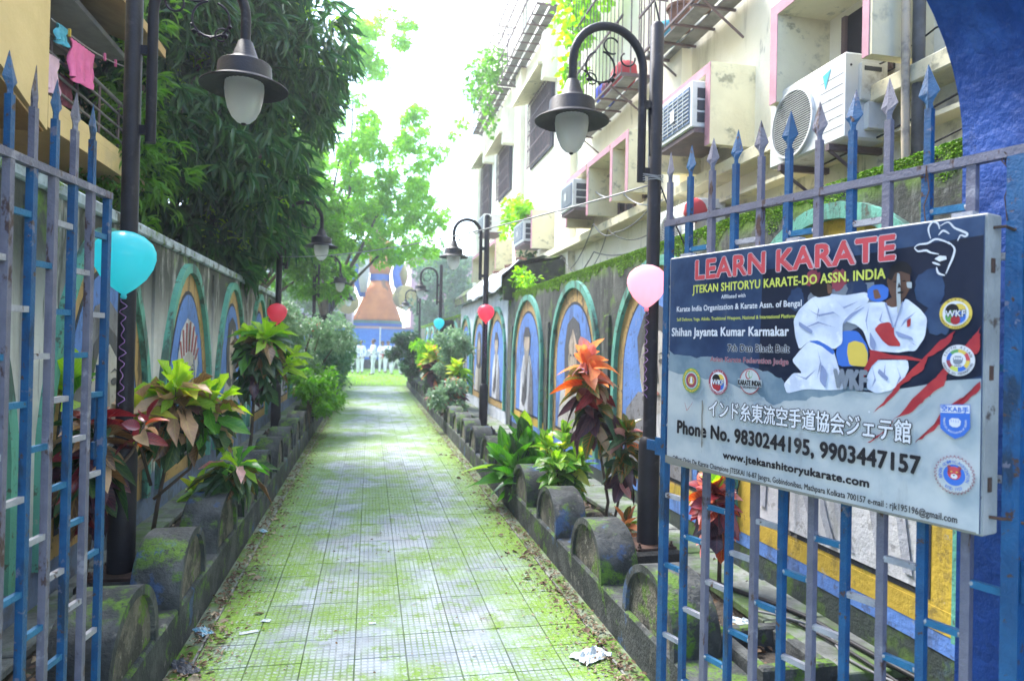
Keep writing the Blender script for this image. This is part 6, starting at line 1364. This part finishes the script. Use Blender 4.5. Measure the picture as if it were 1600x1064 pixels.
shrub((-1.3, 21.0, .15), [((0, 0, 1.0), (.5, 1.5, .7)), ((.2, 2.2, 1.2), (.5, 1.2, .7))], 500, .12, .06, t_mid, 'green shrub at the far end of the left planter', tr=.04)
# vines and weeds on the block and the hut
def vine(P0, lobes, n, L, Wd, mat, label, cat='plant', name='hanging_plant'):
    t = empty(name, P0, 0, label=label, category=cat); tp, nn = lobe_points(lobes, n, .1); P_, D = sprays(tp, nn, 5, 1.1, .2); tag(scatter(P_, D, L, Wd, mat, 'foliage', t, 'ovate', 4, rollj=1.4), kind='stuff')
    b = MB()
    for c, r in lobes: b.tube([(0, 0, 0), tuple(np.array(c)*.5+RNG.normal(0, .05, 3)), c], .008, 5)
    b.build('stem', m_twig, t, True); return t
vine((3.05, 10.2, 6.0), [((0, 0, .3), (.2, .8, .8)), ((0, .4, -.4), (.18, .3, .5)), ((.05, -.8, .9), (.2, .6, .6)), ((0, .5, 1.3), (.2, .7, .6))], 170, .13, .09, t_brt, 'climbing green plant covering the far side of the lower window cage')
vine((2.85, 8.35, 6.55), [((0, 0, 0), (.12, .2, .3))], 30, .25, .05, t_brt, 'green palm like tuft hanging from the lower window cage')
vine((2.95, 13.6, 4.3), [((0, 0, .1), (.2, .6, .2)), ((0, .9, .25), (.2, .4, .3)), ((-.05, -.4, 0), (.1, .3, .15)), ((0, 1.4, .0), (.1, .4, .4))], 130, .12, .07, t_brt, 'weeds growing on top of the third air conditioner box')
vine((2.9, 17.2, 8.1), [((0, 0, .5), (.3, .8, .7)), ((0, .2, -.7), (.15, .3, .9)), ((0, 2.5, 1.2), (.3, 1.2, .8))], 200, .13, .08, t_mid, 'green creeper trailing from the upper iron balcony cages')
vine((2.5, 11.35, 2.56), [((0, 0, .18), (.1, .35, .18)), ((0, -.5, .1), (.08, .3, .12))], 60, .09, .04, t_brt, 'small bright fern growing on the wall top by the hut gable')
vine((2.42, 12.0, 2.55), [((-.02, .2, .1), (.1, .3, .15))], 40, .07, .03, t_sage, 'pale weed on the wall under the hut eaves')
vine((3.05, 13.4, 3.4), [((.0, 0, -.1), (.15, .3, .25))], 40, .1, .05, t_dark, 'dark weed hanging below the third air conditioner')

# ------------------------------------------------------------------ balloons
def balloon(c, r, mat, label, ribbon=True, up=1.0):
    t = empty('balloon', c, random.uniform(0, 6), label=label, category='balloon', group='balloons tied to the lamp posts')
    pr_ = [(0, -1.32), (.045, -1.30), (.03, -1.24), (.09, -1.18), (.36, -.98), (.68, -.66), (.90, -.28), (.99, .05), (.98, .30), (.86, .58), (.60, .82), (.30, .95), (0, 1.0)]
    MB().lathe([(a*r, b*r) for a, b in pr_], 32).build('balloon_skin', mat, t, True)
    MB().lathe([(.012, -.012), (.016, 0), (.012, .012)], 10, (0, 0, -1.27*r)).build('knot', mat, t, True)
    if ribbon:
        MB().tube([(.012*math.sin(i*1.15)*(1+.5*math.sin(i*.3)), .012*math.cos(i*1.15), -1.3*r-i*.011) for i in range(52)], .0022*(r/.12)**.5, 5).build('ribbon', m_ribbon, t, True)
    return t
balloon((-1.25, 3.86, 2.02), .150, m_balT, 'large teal balloon tied to the nearest left lamp post')
balloon((1.735, 4.12, 2.03), .128, m_balP, 'pale pink balloon tied to the nearest right lamp post')
balloon((-1.33, 10.42, 2.02), .140, m_balR, 'red balloon on the second left lamp post')
balloon((1.83, 10.92, 2.14), .135, m_balR, 'red balloon on the second right lamp post')
balloon((1.80, 18.3, 2.17), .145, m_balT, 'small teal balloon on the third right lamp post')
balloon((-1.30, 16.8, 2.0), .14, m_balR, 'faded red balloon on the third left lamp post', False)

# ------------------------------------------------------------------ hoses, litter, rubbish
def hose(pts, r, mat, label):
    q = [Vector(p) for p in pts]; o = []
    for i in range(len(q)-1):
        a, b, c, d = q[max(i-1, 0)], q[i], q[i+1], q[min(i+2, len(q)-1)]
        for k in range(6):
            t = k/6; o.append(.5*((2*b)+(c-a)*t+(2*a-5*b+4*c-d)*t*t+(3*b-a-3*c+d)*t**3))
    o.append(q[-1]); return MB().tube(o, r, 7).build('hose', mat, None, True, label=label, category='hose')
hose([(1.95, 4.0, .24), (2.10, 3.6, .235), (2.25, 3.2, .24), (2.28, 2.8, .24), (2.33, 2.3, .24)], .013, m_cable, 'thick black hose lying along the slabs by the right wall')
hose([(2.1, 3.45, .235), (2.16, 3.1, .24), (2.2, 2.8, .24), (2.2, 2.3, .24)], .009, m_cable, 'thinner black hose beside the thick one')
hose([(2.02, 3.3, .24), (2.1, 3.15, .26), (2.24, 3.0, .235), (2.15, 2.7, .235), (2.26, 2.3, .235)], .007, m_pipegrey, 'thin grey hose crossing the black hoses')
cable([(2.36, 3.55, 1.25), (2.36, 3.5, .8), (2.34, 3.5, .25)], .008, m_cable, 'black cable hanging down the white mural behind the gate', .01)
cable([(2.36, 4.1, 1.2), (2.33, 3.95, .85), (2.35, 4.15, .5), (2.28, 4.1, .24)], .004, m_cable, 'thin black wire curling down the right wall behind the gate', .03)
lm = [leafM('dead_leaf_brown', (.17, .10, .05), (.10, .06, .035), trans=.1, rough=.8), leafM('dead_leaf_pale', (.36, .29, .19), (.24, .18, .11), trans=.1, rough=.8)]
def litter(n, xf, y0, y1, mat, L, name='fallen_leaves'):
    y = y0+(y1-y0)*RNG.random(n)**1.7; x = np.array([xf() for _ in range(n)]); P_ = np.stack([x, y, RNG.uniform(.003, .016, n)], 1); a = RNG.uniform(0, 6.28, n)
    D = np.stack([np.cos(a), np.sin(a), RNG.uniform(-.12, .22, n)], 1); return tag(scatter(P_, D, L, L*.42, mat, name, None, 'ovate', 4, rollj=.6), kind='stuff')
litter(1500, lambda: XL+.02+abs(random.gauss(0, .10)), 2.4, 18, lm[0], .034); litter(1100, lambda: XL+.02+abs(random.gauss(0, .12)), 2.4, 18, lm[1], .028)
litter(1700, lambda: XR-.02-abs(random.gauss(0, .11)), 2.4, 18, lm[0], .032); litter(1200, lambda: XR-.03-abs(random.gauss(0, .16)), 2.4, 18, lm[1], .026)
litter(60, lambda: XL+.06+abs(random.gauss(0, .12)), 2.6, 12, lm[1], .07); litter(70, lambda: XR-.06-abs(random.gauss(0, .14)), 2.6, 12, lm[0], .075)
litter(260, lambda: random.uniform(XL, XR), 2.4, 14, lm[0], .022); litter(200, lambda: random.uniform(XL, XR), 2.4, 14, lm[1], .018)
def soil_litter(x0, x1, z, n):
    P_ = np.stack([RNG.uniform(x0, x1, n), 2.7+(16-2.7)*RNG.random(n)**1.5, z+RNG.uniform(.0, .02, n)], 1); a = RNG.uniform(0, 6.28, n); D = np.stack([np.cos(a), np.sin(a), RNG.uniform(-.1, .3, n)], 1)
    tag(scatter(P_, D, .05, .024, lm[int(n % 2)], 'fallen_leaves', None, 'ovate', 4), kind='stuff')
soil_litter(1.68, 2.0, .165, 500); soil_litter(1.68, 2.36, .20, 171); soil_litter(-1.42, -1.22, .195, 400); soil_litter(-1.6, -1.22, .225, 171)
for k in range(8):
    x, y = (XL+.08, XR-.12)[k % 2]+random.uniform(-.05, .1), random.uniform(2.8, 7); a = random.uniform(0, 6); l = random.uniform(.06, .16)
    MB().tube([(x, y, .012), (x+l*math.cos(a)*.5, y+l*math.sin(a)*.5, .02), (x+l*math.cos(a), y+l*math.sin(a), .01)], .002, 5).build('twig', m_twig, None, True, label='thin dry twig lying at the %s edge of the path' % ('left' if x < 0 else 'right'), category='twig', group='dry twigs along the %s path edge' % ('left' if x < 0 else 'right'))
m_paper = M('crumpled_plastic', (.62, .66, .68), (.45, .52, .55), .4, bump=.6, bscale=60); m_paperb = M('blue_wrapper', (.10, .32, .42), (.5, .55, .58), .4, vscale=40, bump=.5)
def crumple(x, y, z, sx, sy, h, mat, label, name='plastic_bag', cat='litter', n=9):
    V = [((i/(n-1)-.5)*sx*(1+random.uniform(-.12, .12)), (j/(n-1)-.5)*sy*(1+random.uniform(-.12, .12)), h*random.random()*(1-.75*max(abs(i/(n-1)-.5), abs(j/(n-1)-.5))*2)+.003) for j in range(n) for i in range(n)]
    o = MB().add(V, [(j*n+i, j*n+i+1, (j+1)*n+i+1, (j+1)*n+i) for j in range(n-1) for i in range(n-1)]).build(name, mat, None, label=label, category=cat); o.location = (x, y, z); o.rotation_euler = (0, 0, random.random()*6); return o
crumple(1.17, 3.42, .002, .20, .13, .055, m_paper, 'crumpled white plastic bag on the path beside the right kerb')
crumple(-.87, 4.05, .002, .07, .13, .03, m_paperb, 'small blue and white wrapper by the left kerb', 'wrapper')
crumple(-.86, 3.62, .002, .08, .2, .03, m_acdark, 'dark crumpled plastic scrap by the left kerb below the wrapper', 'plastic_scrap')
crumple(-.85, 6.1, .002, .05, .1, .02, m_paperb, 'tiny bluish scrap by the left kerb farther along', 'wrapper')
crumple(-.55, 4.15, .002, .05, .035, .008, m_paper, 'small white paper flake on the left of the path', 'paper_scrap')
crumple(-.62, 4.0, .002, .10, .03, .008, m_paper, 'long pale paper flake beside the small one', 'paper_scrap')
crumple(.05, 4.02, .002, .03, .04, .006, m_paper, 'lone pale paper flake near the middle of the path', 'paper_scrap')
crumple(1.95, 3.3, .18, .12, .09, .03, m_paper, 'white paper scrap on the soil behind the right gate leaf', 'paper_scrap')
crumple(-1.12, 3.98, .53, .035, .03, .004, m_paper, 'white paper flake lying on the second left scallop', 'paper_scrap')
# blades of grass on the far lawn
n = 5000; P_ = np.stack([RNG.uniform(-5, 5, n), RNG.uniform(26.2, 40, n), np.full(n, -.01)], 1); D = np.stack([RNG.normal(0, .3, n), RNG.normal(0, .3, n), np.ones(n)], 1)
tag(scatter(P_, D, .09, .02, t_brt, 'grass', None, 'lance', 3), kind='stuff')

# ------------------------------------------------------------------ air volume added to whiten the distance, standing in for lens glare
hz = MB().box(-45, 45, -8, 72, -1, 17).build('glare_veil', m_glass, kind='stuff')
mh = bpy.data.materials.new('glare_veil_air'); mh.use_nodes = True; nt = mh.node_tree; nt.nodes.clear()
pv = nt.nodes.new('ShaderNodeVolumePrincipled'); pv.inputs['Color'].default_value = (.93, .97, 1, 1); pv.inputs['Density'].default_value = .0036; pv.inputs['Anisotropy'].default_value = .3
ou = nt.nodes.new('ShaderNodeOutputMaterial'); nt.links.new(pv.outputs[0], ou.inputs['Volume']); hz.data.materials.clear(); hz.data.materials.append(mh)
